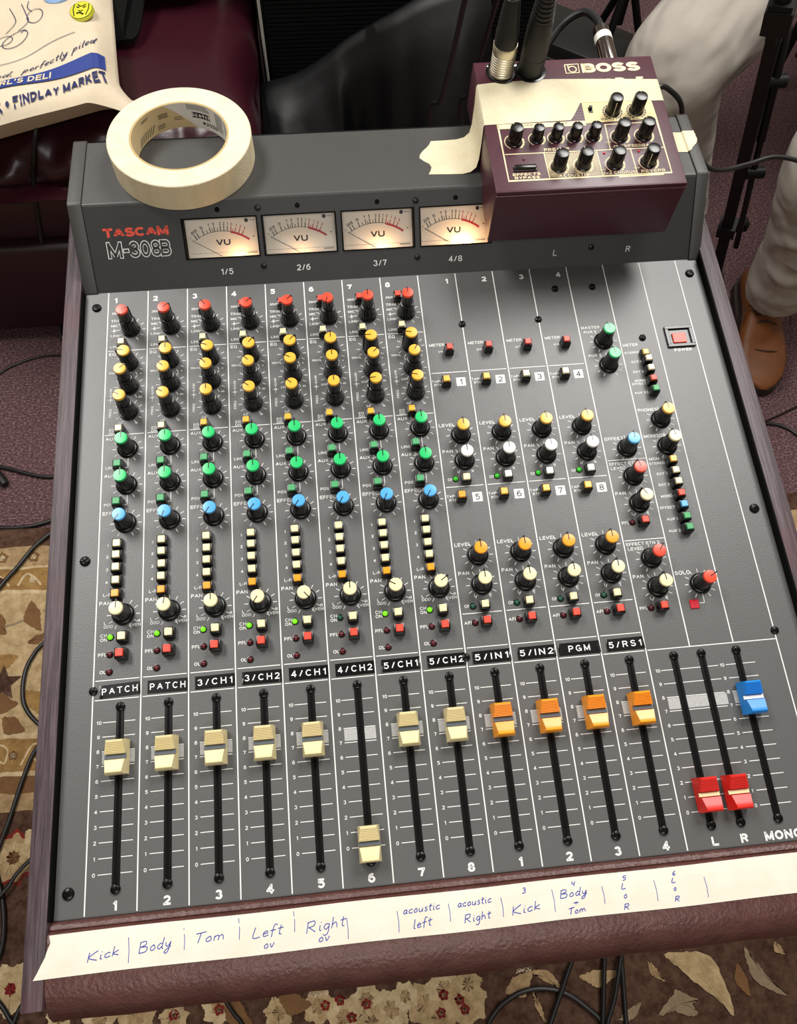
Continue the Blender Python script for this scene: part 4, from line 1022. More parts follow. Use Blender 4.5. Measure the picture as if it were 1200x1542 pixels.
row(432.2, 519.4, 541.2, lambda y: 79); row(432.6, 515, 537, lambda y: 62); row(433.6, 508.5, 531, lambda y: zb(y)+6); row(438, 506, 528.6, lambda y: zb(y)+1.4); row(446, 505, 527.6, lambda y: zb(y)+.4); row(460.6, 504.4, 526.6, lambda y: zb(y)+.4)
row(461.4, 504.6, 526.8, lambda y: zb(y)+1.8)
endR = [463, 464.5, 466.2, 468.4, 469.9, 470.6, 471.0, 470.6, 470.9, 470.4, 470.6]
row(lambda v: endR[int(round(v*10))], 505, 526.4, lambda y: zb(y)+2.05)
vs = [p for r in rows for p in r]; k_ = NV+1
b.add(vs, [(i*k_+j, (i+1)*k_+j, (i+1)*k_+j+1, i*k_+j+1) for i in range(len(rows)-1) for j in range(NV)])
mm(b); pt_ = b.build('masking_tape_strap', [M['tape']], smooth=50); place(tag(pt_, 'wide cream masking tape strapping the maroon pedal down onto the meter bridge', 'masking tape'))

# ------------------------------------------------------------------ cables plugged into the pedal
def cablething(name, label, cat, pts, r, group=None, mat_='cable'):
    if name == 'floor_cable': group = 'black cables lying on the floor'
    b = MB(); b.tube(catmull(pts, 8), r, 10); o = b.build(name, M[mat_], smooth=60); return tag(o, label, cat, group)
C1 = thing('microphone_cable', 'black cable with a silver ribbed plug standing in the maroon pedal', 'cable', PANEL, 'microphone cables in the pedal')
def lz(o, x, y, z0): return Matrix.Translation((x, y, z0))
b = MB(); pr_ = [(9.2, .8), (9.2, 2)]
for k in range(8): pr_ += [(9.0, 2.4+k*2.0), (8.5, 2.9+k*2.0), (8.5, 3.9+k*2.0), (9.0, 4.2+k*2.0)]
pr_ += [(9.0, 19.5), (9.2, 23.5), (8.9, 24.5)]
TL1 = Matrix.Translation((312.4, 555, TOP)) @ Matrix.Rotation(R_(-1.2), 4, 'Y')
b.lathe(pr_, 36, 0, TL1); part(b, 'plug_shell', M['silver'], parent=C1)
b = MB(); b.lathe([(8.6, 24), (8.4, 35), (8.0, 36), (7.2, 46), (5.6, 58), (5.4, 60), (4.8, 60.4), (3, 60)], 32, 0, TL1); part(b, 'strain_relief', M['rubber'], parent=C1)
iP = PANEL.inverted()
def loc_(p): q = iP @ Vector(p); return (q.x*1000, q.y*1000, q.z*1000)
def tl(T, z_): q = T @ Vector((0, 0, z_)); return tuple(q)
b = MB(); b.tube(catmull([tl(TL1, 58), tl(TL1, 72), tl(TL1, 96), (306, 600, 214), (298, 660, 225), loc_(atZ(722, -70, .93)), loc_(atZ(702, -8, .86)), loc_(atZ(682, 80, .76)), loc_(atZ(664, 150, .65)), loc_(atZ(648, 182, .57)), loc_((.385, 1.02, .3)), loc_((.37, 1.0, .02)), loc_((.30, .95, .006))], 8), 3.0, 10)
part(b, 'cord', M['cable'], parent=C1)
C2 = thing('microphone_cable', 'black cable with an all black plug and ribbed sleeve standing in the maroon pedal', 'cable', PANEL, 'microphone cables in the pedal')
TL2 = Matrix.Translation((334.6, 555, TOP)) @ Matrix.Rotation(R_(.6), 4, 'Y')
b = MB(); b.lathe([(9.6, .8), (9.7, 14), (9.4, 14.4), (9.4, 15), (9.7, 15.4), (9.4, 34), (8.6, 43)], 36, 0, TL2); part(b, 'plug_shell', M['rubber'], parent=C2)
b = MB(); q_ = []
for k in range(9): r = 8.4-k*.34; q_ += [(r, 43+k*3.2), (r, 45.2+k*3.2), (r-1.1, 45.3+k*3.2), (r-1.1, 46.1+k*3.2)]
b.lathe(q_, 32, 0, TL2); part(b, 'strain_relief', M['rubber'], parent=C2)
b = MB(); b.tube(catmull([tl(TL2, 66), tl(TL2, 84), (336, 570, 205), (338, 640, 222), loc_(atZ(768, -60, .9)), loc_(atZ(748, 2, .82)), loc_(atZ(728, 70, .70)), loc_(atZ(708, 140, .60)), loc_(atZ(694, 178, .52)), loc_((.45, 1.0, .28)), loc_((.44, .98, .02)), loc_((.36, .9, .006))], 8), 3.1, 10)
part(b, 'cord', M['cable'], parent=C2)
C3 = thing('instrument_cable', 'black cable with a shiny chrome barrel plug in the back of the maroon pedal', 'cable', PANEL)
J = Matrix.Translation((404.8, 572, 66)) @ Matrix.Rotation(R_(-90), 4, 'X')
b = MB(); b.lathe([(3.2, -2), (3.2, 1), (6.6, 1.4), (6.8, 3), (6.6, 24), (6.9, 24.4), (6.9, 31), (6.3, 31.5), (6.2, 42), (4.6, 44)], 28, 0, J); part(b, 'plug_shell', M['chrome'], parent=C3)
b = MB(); b.lathe([(6.95, 27), (7.05, 28), (7.05, 33.5), (6.9, 34)], 28, 0, J); part(b, 'white_band', M['white_cap'], parent=C3)
b = MB(); b.tube(catmull([(404.8, 612, 66), (404, 625, 66), (396, 640, 62), (380, 640, 50), (366, 630, 30), (358, 624, 0), (352, 630, -60), (350, 640, -200), (345, 660, -500), loc_((.36, .78, .006)), loc_((.45, .9, .006))], 8), 3.2, 10); part(b, 'cord', M['cable'], parent=C3)
cablething('power_cord', 'thin black power cord running from the maroon pedal past the right end of the bridge', 'cord',
           [P3(.433, .548, .060), P3(.443, .553, .063), P3(.455, .556, .055), P3(.4655, .5545, .0455), P3(.475, .556, .026), P3(.484, .551, .006), P3(.489, .5405, .008), P3(.493, .530, .007), P3(.502, .5265, .001), P3(.520, .531, -.006), P3(.545, .540, -.010), P3(.575, .548, -.012), P3(.610, .540, -.020), P3(.66, .51, -.045), P3(.76, .47, -.15), P3(.84, .52, -.4), (.92, .75, .006), (1.0, .85, .006)], .0021)

# ------------------------------------------------------------------ stand under the console
ST = thing('console_stand', 'black steel stand under the mixing console', 'stand', Matrix.Translation((.225, .25, 0)))
zc_ = lambda y: (PANEL @ Vector((0, y, -.1115))).z
for x in (-.19, .19):
    b = MB(); b.box((x, -.0, 0), (.03, .44, .03), 0, .003, 1)
    for v in range(len(b.v)): p = b.v[v]; b.v[v] = (p[0], p[1], p[2]+zc_(p[1]+.25)-.016)
    b.build('top_rail', M['stand'], ST)
    for y in (-.19, .19):
        b = MB(); b.box((x, y, (zc_(y+.25)-.023)/2), (.03, .03, zc_(y+.25)-.037), 0, .003, 1); b.build('leg', M['stand'], ST)
for y in (-.19, .19):
    b = MB(); b.box((0, y, .22), (.35, .025, .025), 0, .003, 1); b.build('cross_bar', M['stand'], ST)

# ------------------------------------------------------------------ cables on the floor
def fl(pts, z=.0075): return [tuple(atZ(u, v, z)) for u, v in pts]
GF = None
cablething('floor_cable', 'thin black cable curving across the carpet just below the sofa front', 'cable', fl([(-60, 610), (0, 562), (28, 547), (60, 537), (95, 535), (150, 540), (220, 560)], .003), .0024)
cablething('floor_cable', 'thicker black cable crossing the maroon carpet midway between sofa and rug', 'cable', fl([(-80, 690), (0, 703), (32, 711), (60, 717), (85, 718), (150, 714), (230, 730)], .004), .0036)
cablething('floor_cable', 'black cable lying along the carpet just above the rug edge', 'cable', fl([(-90, 790), (0, 795), (40, 793), (70, 786), (110, 772), (170, 760)], .005), .0036)
cablething('floor_cable', 'black cable slanting from the wooden side over the tan corner band of the rug', 'cable', fl([(170, 770), (110, 786), (78, 802), (50, 825), (28, 852), (0, 884), (-40, 940)], .0115), .0038)
cablething('floor_cable', 'black cable bulging in a half loop on the beige rug border', 'cable', fl([(170, 900), (110, 935), (66, 968), (48, 990), (38, 1012), (34, 1040), (38, 1065), (58, 1090), (100, 1118), (170, 1150)], .0105), .0036)
cablething('floor_cable', 'black cable bending down the rug left of the red ringed flower', 'cable', fl([(130, 1040), (82, 1095), (52, 1132), (34, 1175), (14, 1235), (0, 1272), (-8, 1300), (2, 1345), (6, 1385), (3, 1425), (-10, 1460)], .0105), .0036)
cablething('floor_cable', 'short stretch of black cable running over the lower part of the red ringed flower', 'cable', fl([(120, 1225), (76, 1268), (42, 1298), (22, 1320), (10, 1338), (-30, 1380)], .018), .0030)
cablething('floor_cable', 'black cable crossing the rug at the bottom left corner below the wooden side', 'cable', fl([(-30, 1480), (0, 1512), (14, 1534), (20, 1545), (40, 1600)], .0105), .0034)
cablething('floor_cable', 'black cable rising to the end of the wooden side at bottom left', 'cable', fl([(10, 1570), (22, 1536), (34, 1512), (60, 1480), (120, 1420)], .0105), .0030)
cablething('floor_cable', 'black cable arching in a wide hoop on the rug under the front edge', 'cable', fl([(720, 1640), (730, 1560), (745, 1525), (768, 1503), (795, 1491), (825, 1489), (855, 1497), (885, 1518), (908, 1542), (930, 1600)], .0105), .0036)
cablething('floor_cable', 'straight black cable crossing over the left part of the hoop', 'cable', fl([(880, 1400), (858, 1456), (843, 1500), (829, 1540), (800, 1620)], .018), .0036)
cablething('floor_cable', 'leftmost of three close black cables dropping straight down at bottom right', 'cable', fl([(912, 1400), (910, 1450), (909, 1500), (908, 1540), (905, 1620)], .018), .0034)
cablething('floor_cable', 'black cable slanting left beside two straight ones at bottom right', 'cable', fl([(945, 1390), (934, 1448), (926, 1500), (915, 1540), (895, 1620)], .0255), .0034)
cablething('floor_cable', 'rightmost of the close black cables dropping straight down at bottom right', 'cable', fl([(930, 1390), (936, 1448), (940, 1500), (943, 1542), (950, 1620)], .0105), .0034)
cablething('floor_cable', 'short black cable poking out below the padded edge toward bottom left', 'cable', fl([(320, 1470), (338, 1504), (352, 1526), (366, 1545), (390, 1600)], .0105), .003)
cablething('floor_cable', 'black cable on the dark carpet right of the wooden side', 'cable', fl([(1090, 640), (1140, 637), (1168, 639), (1186, 645), (1202, 656), (1260, 700)], .004), .0034)
plug = MB(); a = atZ(-6, 712, .009); c_ = atZ(8, 730, .009); plug.tube([a, a+(c_-a)*.7, c_], [.009, .009, .007], 14); tag(plug.build('cable_plug', M['rubber'], smooth=50), 'small black plug lying on the carpet at the far left', 'plug')

# ------------------------------------------------------------------ sofa
SO = thing('sofa', 'burgundy leather sofa behind the left of the console', 'sofa', Matrix.Translation((-.9, 1.55, 0)))
SP = [(1.98, .42), (1.9, .45), (1.6, .455), (1.4, .46), (1.27, .458), (1.2, .45), (1.155, .432), (1.128, .408), (1.116, .388), (1.122, .374), (1.16, .366), (1.98, .366)]
SPc = [tuple(p)[:2] for p in catmull([(a, c, 0) for a, c in SP], 5)]
def sofa_pt(x, y, z):
    e = min(1, max(0, (.075-x)/.075)); f = 1-(1-e)**2; f = f**.5
    zz = .366+(z-.366)*(.15+.85*f)
    fr_ = max(0, min(1, (1.22-y)/.1))*(z > .37)
    wr = (.006*math.sin(x*42+z*60)+.005*math.sin(x*67-z*85+1.3)+.003*math.sin(x*120+z*40))*fr_
    wr2 = .004*math.sin(x*9+y*5)*(z > .44)
    ed = .01*math.sin(y*22+1)*(e < 1)*(1-e)
    return (min(x+ed, .074)+.9, y-wr-1.55, zz+wr*.7+wr2)
b = MB(); nx = 150; xs = [-1.9+1.975*(k/nx) for k in range(nx+1)]
b.grid(lambda u, v: sofa_pt(xs[round(u*nx)], *SPc[round(v*(len(SPc)-1))]), nx, len(SPc)-1)
b.add([sofa_pt(.075, y, z) for y, z in SPc], [tuple(range(len(SPc)))])
b.build('seat_cushion', M['sofa'], SO, smooth=60)
b = MB(); b.tube([(x+.9, 1.112-1.55+.003*math.sin(x*40), .362+.004*math.sin(x*23)) for x in xs], .009, 8); b.build('welt', M['sofa'], SO, smooth=60)
b = MB(); b.box((-.02, .0, .305), (1.96, .86, .11), 0, .012, 2); b.build('front_rail', M['sofa_dark'], SO)
b = MB(); b.box((-.02, -.005, .14), (1.97, .885, .22), 0, .014, 3); b.build('lower_panel', M['sofa_dark'], SO)
b = MB(); b.box((-.02, .02, .016), (1.9, .8, .03), 0, .004, 1); b.build('shadow_gap_base', M['black_matte'], SO)  # recessed black slab stands in for the shadow gap under the sofa
b = MB(); b.box((-.03, .60, .52), (1.96, .26, .9), 0, .07, 4); b.build('backrest', M['sofa'], SO)
# ------------------------------------------------------------------ tote bag on the seat
TB = thing('tote_bag', 'cream canvas tote bag printed in blue lying on the sofa seat', 'tote bag', Matrix.Translation((-.3, 1.3, .46)))
Bp = Vector((-.128, 1.132)); tX = Vector((.937, .35)); tY = Vector((-.1, .995))
def sm(t): t = min(1, max(0, t)); return t*t*(3-2*t)
def tote(x, y, d=0.0):
    p = Bp+tX*x+tY*y
    k = sm((-x+.004)/.035)*sm((y+.004)/.03)*sm((.40+x)/.05)*sm((.40-y)/.06)
    z = .506+.028*(k**.55)+.004*math.sin(x*33+y*21)*k+.003*math.sin(x*14-y*47)*k
    cr = sm((.05+x)/.05)*sm((.05-y)/.05)        # the pulled-out bottom corner
    p = p+Vector((.05, -.016))*cr**1.5; z -= .03*cr
    return Vector((p.x+.3, p.y-1.3, z+d-.46))
nb = 96
b = MB(); b.grid(lambda u, v: tuple(tote(-.40+.402*u, .006+.394*v)), nb, nb)
top_n = len(b.v)
b.grid(lambda u, v: (lambda q: (q.x-.010*sm((u-.9)/.1), q.y+.05*(1-v)**4, .006))(tote(-.40+.402*u, .006+.394*v)), nb, nb)
I = lambda i, j, o: o+j*(nb+1)+i
for i in range(nb):
    b.f += [(I(i, 0, top_n), I(i+1, 0, top_n), I(i+1, 0, 0), I(i, 0, 0)), (I(i+1, nb, top_n), I(i, nb, top_n), I(i, nb, 0), I(i+1, nb, 0)),
            (I(0, i+1, top_n), I(0, i, top_n), I(0, i, 0), I(0, i+1, 0)), (I(nb, i, top_n), I(nb, i+1, top_n), I(nb, i+1, 0), I(nb, i, 0))]; b.m += [0]*4
b.build('bag_body', M['canvas'], TB, smooth=70)
b = MB(); tm = lambda d: (lambda x, y: tuple(tote(x, y, d)))
n = 40
def sb(x): return .0545
def stt(x): return .0735+.011*max(0, (x+.172)/.172)
for k in range(n):
    xa = -.36+k*(.348/n); xc = xa+.348/n
    if xa < -.1 : pass
    b.quad(tm(.0022)(xa, sb(xa)), tm(.0022)(xc, sb(xc)), tm(.0022)(xc, stt(xc)), tm(.0022)(xa, stt(xa)), 0)
b.text("KARL'S DELI", -.095, .0575, .0135, 2, 'R', bold=.02, mp=tm(.003), shear=.1, width=.098)
b.text('K • FINDLAY MARKET', -.0135, .0335, .0165, 1, 'R', bold=.03, mp=lambda x, y: tuple(tote(x, y+.14*(x+.0135), .0022)), width=.163)
b.hand('perfectly piled', -.139, .0905, -.0225, .107, .0075, .0016, 1, tm(.0014), shear=.35)
b.hand('red,', -.19, .083, -.15, .088, .0075, .0016, 1, tm(.0014), shear=.35)
b.ribbon([(p.x, p.y) for p in catmull([(-.2, .121, 0), (-.172, .125, 0), (-.14, .133, 0), (-.1, .147, 0), (-.055, .152, 0)], 6)], .0011, 1, tm(.0014))
for (cx_, cy_, ra, rb_, an) in ((-.150, .175, .022, .013, .5), (-.168, .178, .014, .010, .2), (-.117, .214, .013, .018, .2)):
    b.ribbon([(cx_+ra*math.cos(t*.2618)*math.cos(an)-rb_*math.sin(t*.2618)*math.sin(an), cy_+ra*math.cos(t*.2618)*math.sin(an)+rb_*math.sin(t*.2618)*math.cos(an)) for t in range(24)], .0012, 1, tm(.0014), closed=True)
for q in ([(-.165, .195), (-.150, .215), (-.152, .235), (-.16, .26)], [(-.145, .192), (-.128, .205), (-.132, .228), (-.14, .26)], [(-.122, .228), (-.13, .245), (-.128, .262)], [(-.140, .185), (-.135, .19), (-.133, .186)]):
    b.ribbon([(p.x, p.y) for p in catmull([(a, c, 0) for a, c in q], 5)], .0012, 1, tm(.0014))
b.build('bag_printing', [M['ink_blue'], M['ink_navy'], M['canvas']], TB, smooth=0)
def badge(x, y, r, name, mats, label, cat, deco):
    p = tote(x, y, .0); q = Vector((p.x-.3, p.y+1.3, p.z+.46+.0035))
    M_ = Matrix.Translation(q) @ Euler((R_(8), R_(-6), R_(-8))).to_matrix().to_4x4()
    o = thing(name, label, cat, M_, 'pin badges on the tote bag')
    b = MB(); b.lathe([(r, -.002), (r, .001), (r*.93, .0035), (r*.8, .0042)], 36, 0); 
    b.lathe([(r*.99, .0002), (r*.985, .0012), (r*.93, .0037), (r*.92, .0034)], 36, 1, cap0=False, cap1=False)
    if deco:
        for pts, w_ in deco: b.ribbon([(a*r, c*r) for a, c in pts], w_*r, 1, None, .0044)
    b.build('button_face', mats, o); return o
badge(-.0414, .192, .0195, 'pin_badge', [M['badge_yellow'], M['black']], 'round yellow pin badge with black marks on the canvas tote', 'badge',
      [([(-.35, .55), (-.1, .35), (.1, .35), (.35, .55)], .1), ([(-.4, .3), (-.15, .2)], .12), ([(.4, .3), (.15, .2)], .12), ([(-.2, -.1), (0, -.2), (.2, -.1)], .1), ([(-.3, -.4), (0, -.35), (.3, -.55)], .16), ([(-.6, .6), (-.65, 0), (-.45, -.7)], .08), ([(.6, .6), (.65, 0), (.5, -.6)], .08)])
badge(-.083, .249, .0185, 'pin_badge', [M['badge_blue'], M['badge_grey']], 'round pale blue pin badge at the upper edge of the canvas tote', 'badge', [([(-.4, .2), (0, -.2), (.4, .2)], .15), ([(0, -.2), (0, -.6)], .15)])
badge(-.03, .262, .017, 'pin_badge', [M['badge_grey'], M['black']], 'round grey pin badge right of the pale blue one on the tote', 'badge', None)
# dark shoulder bag behind the tote
BG = thing('shoulder_bag', 'black bag with a wide strap behind the canvas tote on the sofa', 'bag', Matrix.Translation((-.06, 1.51, .47)))
b = MB(); rings = []
for j in range(11):
    t = j/10*2-1; s_ = max(.02, (1-abs(t)**3))**.5
    rings.append([(.0+.095*t, .085*s_*math.copysign(abs(math.cos(a))**.7, math.cos(a)), .055+.055*s_*math.copysign(abs(math.sin(a))**.7, math.sin(a))) for a in [2*PI*k/24 for k in range(24)]])
b.loft(rings); b.build('bag_body', M['black_matte'], BG, smooth=60)
b = MB(); pth = catmull([(-.07, -.05, .05), (-.085, -.12, .03), (-.095, -.17, .005), (-.07, -.16, .006), (-.05, -.05, .045)], 8)
vsn = []
for p in pth: vsn += [tuple(p+Vector((-.016, 0, 0))), tuple(p+Vector((.016, 0, .004))), tuple(p+Vector((.016, .0, .0))), tuple(p+Vector((-.016, 0, -.004)))]
b.loft([vsn[i*4:i*4+4] for i in range(len(pth))]); b.build('strap', M['black_matte'], BG)
cablething('draped_cord', 'black cord hanging from the tote down the front of the burgundy sofa', 'cord',
           [tuple(atZ(62, 160, .478)), tuple(atZ(56, 178, .473)), tuple(atZ(53, 205, .458)), tuple(atZ(51, 235, .425)), tuple(atZ(50, 262, .388)), tuple(atZ(53, 300, .345)), tuple(atZ(60, 345, .28)), tuple(atZ(66, 380, .228)), tuple(atZ(80, 430, .13)), tuple(atZ(88, 475, .05)), tuple(atZ(94, 510, .006)), tuple(atZ(130, 525, .006))], .0042)

# ------------------------------------------------------------------ speaker cabinet with a vinyl cover
AM = thing('speaker_cabinet', 'black speaker cabinet with ribbed grille cloth and pale piping behind the console', 'speaker', Matrix.Translation((.345, 1.56, 0)))
b = MB(); b.box((0, .02, .39), (.53, .27, .72), 0, .012, 2); b.build('cabinet', M['black_matte'], AM)
b = MB(); b.box((0, -.118, .39), (.50, .012, .69))
for k in range(84): b.box((0, -.1255, .06+k*.008), (.496, .004, .0048))
b.build('grille_cloth', M['grille'], AM, smooth=0)
b = MB(); b.tube([(-.258, -.127, .04), (-.258, -.127, .738), (.258, -.127, .738), (.258, -.127, .04)], .0034, 8, closed=True); b.build('piping', M['piping'], AM)
for x in (-.22, .22):
    for y in (-.08, .12):
        b = MB(); b.lathe([(.016, 0), (.018, .032)], 16, 0, Matrix.Translation((x, y, 0))); b.build('foot', M['rubber'], AM)
# vinyl cover
rd = [(392, 128, 1.385), (418, 122, 1.375), (455, 108, 1.365), (495, 82, 1.36), (520, 62, 1.36), (560, 38, 1.355), (600, 16, 1.35), (640, -8, 1.35), (690, -30, 1.35), (740, -50, 1.36)]
def atYp(u, v, y): o, d = ray(u, v); return o+d*((y-o.y)/d.y)
rdg = catmull([atYp(*p) for p in rd], 5); NR = len(rdg)
def cover(u, v):
    k = min(NR-1, int(round(u*(NR-1)))); p = rdg[k]; s_ = u
    zb_ = .012+ (p.z-.012)*(.62*(1-sm(s_*4)))
    z = p.z+(zb_-p.z)*v
    y = p.y-.02-(.10+.05*math.sin(s_*9))*math.sin(min(1, v*1.25)*PI/2)+.022*math.sin(s_*26+v*4)*v+.012*math.sin(s_*47-v*5)*v
    x = p.x+.03*v*math.sin(s_*7)
    if v < .12: y += .02*(1-v/.12)
    return (x, y, z)
b = MB(); b.grid(cover, NR-1, 26)
bk = [(p.x, p.y+.012, p.z-.004) for p in rdg]
n0 = len(b.v); b.v += bk+[(p[0], p[1]+.003, p[2]-.1) for p in bk]
b.f += [(n0+i, n0+NR+i, n0+NR+i+1, n0+i+1) for i in range(NR-1)]+[(i, n0+i, n0+i+1, i+1) for i in range(NR-1)]; b.m += [0]*(2*NR-2)
o = tag(b.build('vinyl_cover', M['vinyl'], smooth=70), 'crumpled black vinyl cover draped before the speaker cabinet', 'cover')

# floor case and stands at the back
cs = thing('equipment_case', 'flat black case on the carpet behind the maroon pedal', 'case', Matrix.Translation(atZ(838, 92, 0)) @ Matrix.Rotation(R_(-38), 4, 'Z'))
b = MB(); b.box((0, .02, .04), (.34, .16, .08), 0, .01, 2); b.build('case_body', M['rubber'], cs)
b = MB(); b.tube([(-.05, -.062, .05), (-.05, -.085, .055), (.05, -.085, .055), (.05, -.062, .05)], .006, 8); b.build('handle', M['rubber'], cs)
hub = atZ(952, -42, .24)
MS = thing('microphone_stand', 'black tripod stand whose leg shows behind the maroon pedal', 'stand', Matrix.Translation((hub.x, hub.y, 0)))
foot = atZ(884, 66, .012)
d0 = Vector((foot.x-hub.x, foot.y-hub.y, 0))
for k in range(3):
    d = Matrix.Rotation(R_(120*k), 3, 'Z') @ d0
    b = MB(); b.tube([(0, 0, .24), tuple(d+Vector((0, 0, .012)))], .0095, 12); b.build('leg', M['stand'], MS)
b = MB(); b.tube([(0, 0, .12), (0, 0, 1.1)], .011, 14); b.build('pole', M['stand'], MS)
b = MB(); b.lathe([(.022, .21), (.024, .22), (.024, .26), (.02, .27)], 20); b.build('hub', M['stand'], MS)

# tripod at the right, leaning tube with clamp, strut and knobs
T0 = atZ(1076, 420, 0.012); T1 = atZ(1173, 25, .62)
TR = thing('tripod_stand', 'black tripod stand with square tubes in front of the seated person', 'stand', Matrix.Translation((T0.x, T0.y, 0)))
def sqt(b, a, c, w_, d_=None):
    a = Vector(a); c = Vector(c); t = (c-a).normalized(); s_ = t.cross(Vector((-.6, -.8, .7))).normalized(); u_ = s_.cross(t); d_ = d_ or w_
    b.loft([[tuple(p+s_*x*w_/2+u_*y*d_/2) for x, y in ((-1, -1), (1, -1), (1, 1), (-1, 1))] for p in (a, c)])
off = Vector((T0.x, T0.y, 0))
b = MB(); sqt(b, T0-off, T1-off, .021); b.build('leg', M['stand'], TR)
ax = (T1-T0)
up = T1+ax.normalized()*.5
b = MB(); b.tube([tuple(T1-ax*.06-off), tuple(up-off)], .013, 16); b.build('pole', M['stand'], TR)
b = MB(); sqt(b, T1-ax*.03-off, T1+ax*.03-off, .04, .038); sqt(b, T1+ax*.03-off, T1+ax*.045-off, .034); b.build('collar', M['stand'], TR)
k0 = atZ(1103, 336, .19)
q0 = T0+ax*.265
b = MB(); sqt(b, T0+ax*.245-off, T0+ax*.285-off, .034, .034); rr_ = q0+Vector((.024, .005, 0)); b.box(tuple(rr_-off), (.04, .022, .024), 0, .004, 1); b.build('clamp', M['stand'], TR)
S0 = atZ(1108, 372, .15); S1 = atZ(1186, 40, .585)
b = MB(); b.tube([tuple(S0-off), tuple(S1-off)], .0055, 12); b.tube([tuple(S0+(S1-S0)*.55-off), tuple(S1-off)], .0078, 12); b.build('strut', M['stand'], TR)
for t in (.40, .80):
    p = S0+(S1-S0)*t; b = MB(); b.tube([tuple(p-off-Vector((.016, 0, 0))), tuple(p-off+Vector((.018, .0, .0)))], .011, 12); b.build('knob', M['stand'], TR)
b = MB(); b.lathe([(.018, 0), (.02, .012), (.014, .03)], 18, 0, Matrix.Translation(T0-off-Vector((0, 0, .012)))); b.build('rubber_foot', M['rubber'], TR)

# ------------------------------------------------------------------ seated person
PE = thing('person', 'seated person in pale khaki trousers and tan leather shoes', 'person', Matrix.Translation((1.3, 1.4, 0)))
po = Vector((1.3, 1.4, 0))
def limb(b, pts, rad, n=20, seg=10, fold=0, ph=0):
    P = catmull(pts, seg); Rr = [v.x for v in catmull([(r, 0, 0) for r in rad], seg)]; rings = []; up_ = None
    for i, p in enumerate(P):
        t = (P[min(i+1, len(P)-1)]-P[max(i-1, 0)]).normalized()
        if up_ is None: up_ = Vector((0, 0, 1)) if abs(t.z) < .9 else Vector((0, 1, 0))
        up_ = (up_-t*up_.dot(t)).normalized(); sd = t.cross(up_); ring = []
        for k in range(n):
            a = 2*PI*k/n; r = Rr[i]
            if fold: r *= 1+fold*(math.sin(i*1.15+1.6*math.sin(a+ph)+ph)*.6+.4*math.sin(i*.55+2*a+ph*2))
            ring.append(tuple(p+up_*r*math.cos(a)+sd*r*math.sin(a)-po))
        rings.append(ring)
    b.loft(rings); return b
def remesh(o, vox, it=4):
    m_ = o.modifiers.new('remesh', 'REMESH'); m_.mode = 'VOXEL'; m_.voxel_size = vox; m_.use_smooth_shade = True
    s_ = o.modifiers.new('smooth', 'SMOOTH'); s_.iterations = it; s_.factor = .5
K1 = atZ(1012, 112, .48); A1_ = atZ(1016, 312, .12); H1 = Vector((1.17, 1.60, .57))
K2 = Vector((.975, .945, .49)); A2_ = Vector((1.062, 1.005, .125)); H2 = Vector((1.43, 1.33, .56))
b = MB()
mid = lambda a, c, t: a+(c-a)*t
limb(b, [H1, mid(H1, K1, .35), mid(H1, K1, .75), K1+Vector((.0, .0, .012)), mid(K1, A1_, .22)+Vector((.0, .0, 0)), mid(K1, A1_, .6), mid(K1, A1_, .88), A1_], [.115, .108, .093, .085, .078, .070, .066, .068], 28, 9, .012, .4)
limb(b, [H2, mid(H2, K2, .35), mid(H2, K2, .75), K2+Vector((0, 0, .012)), mid(K2, A2_, .22), mid(K2, A2_, .55), mid(K2, A2_, .85), A2_], [.115, .108, .093, .083, .076, .064, .066, .060], 28, 9, .018, 1.7)
limb(b, [H1+Vector((-.03, -.03, 0)), mid(H1, H2, .5)+Vector((.03, .04, .03)), H2+Vector((-.02, -.02, 0))], [.12, .15, .12], 24, 8)
pv = mid(H1, H2, .5)+Vector((.06, .06, 0))
limb(b, [pv+Vector((0, 0, -.04)), pv+Vector((.01, .02, .08)), pv+Vector((.01, .03, .17))], [.17, .165, .15], 24, 6)
camw = PANEL @ CC
def ridge(axis, rads, pts, r):
    Q = []
    for t, a in pts:
        i = min(int(t), len(axis)-2); p = mid(axis[i], axis[i+1], t-i); tt = (axis[i+1]-axis[i]).normalized()
        rr = rads[i]+(rads[i+1]-rads[i])*(t-i); c_ = (camw-p); c_ = (c_-tt*c_.dot(tt)).normalized(); s2 = tt.cross(c_)
        Q.append(p+(c_*math.cos(R_(a))+s2*math.sin(R_(a)))*(rr-r*.35))
    Q = catmull(Q, 6); n_ = len(Q)
    b.tube([tuple(q-po) for q in Q], [r*(.25+.75*math.sin(PI*min(1, .08+k/(n_-1)*.9))) for k in range(n_)], 10)
ax1 = [H1, mid(H1, K1, .5), K1, mid(K1, A1_, .5), A1_]; rd1 = [.115, .102, .085, .072, .068]
for pts, r in (([(.5, -30), (1.1, -5), (1.7, 25)], .024), ([(.6, 20), (1.2, 35), (1.8, 60)], .021), ([(.9, 48), (1.5, 62), (1.95, 80)], .019), ([(2.05, 60), (2.3, 20), (2.5, -20)], .02), ([(2.2, 70), (2.6, 40), (3.0, 0)], .012),
               ([(2.5, -40), (2.9, 10), (3.2, 50)], .010), ([(3.5, -60), (3.65, 0), (3.6, 60)], .014), ([(3.8, -50), (3.9, 10), (3.85, 70)], .012), ([(.3, -60), (.9, -40), (1.5, -20)], .012)): ridge(ax1, rd1, pts, r)
ax2 = [H2, mid(H2, K2, .5), K2, mid(K2, A2_, .5), A2_]; rd2 = [.115, .102, .083, .066, .060]
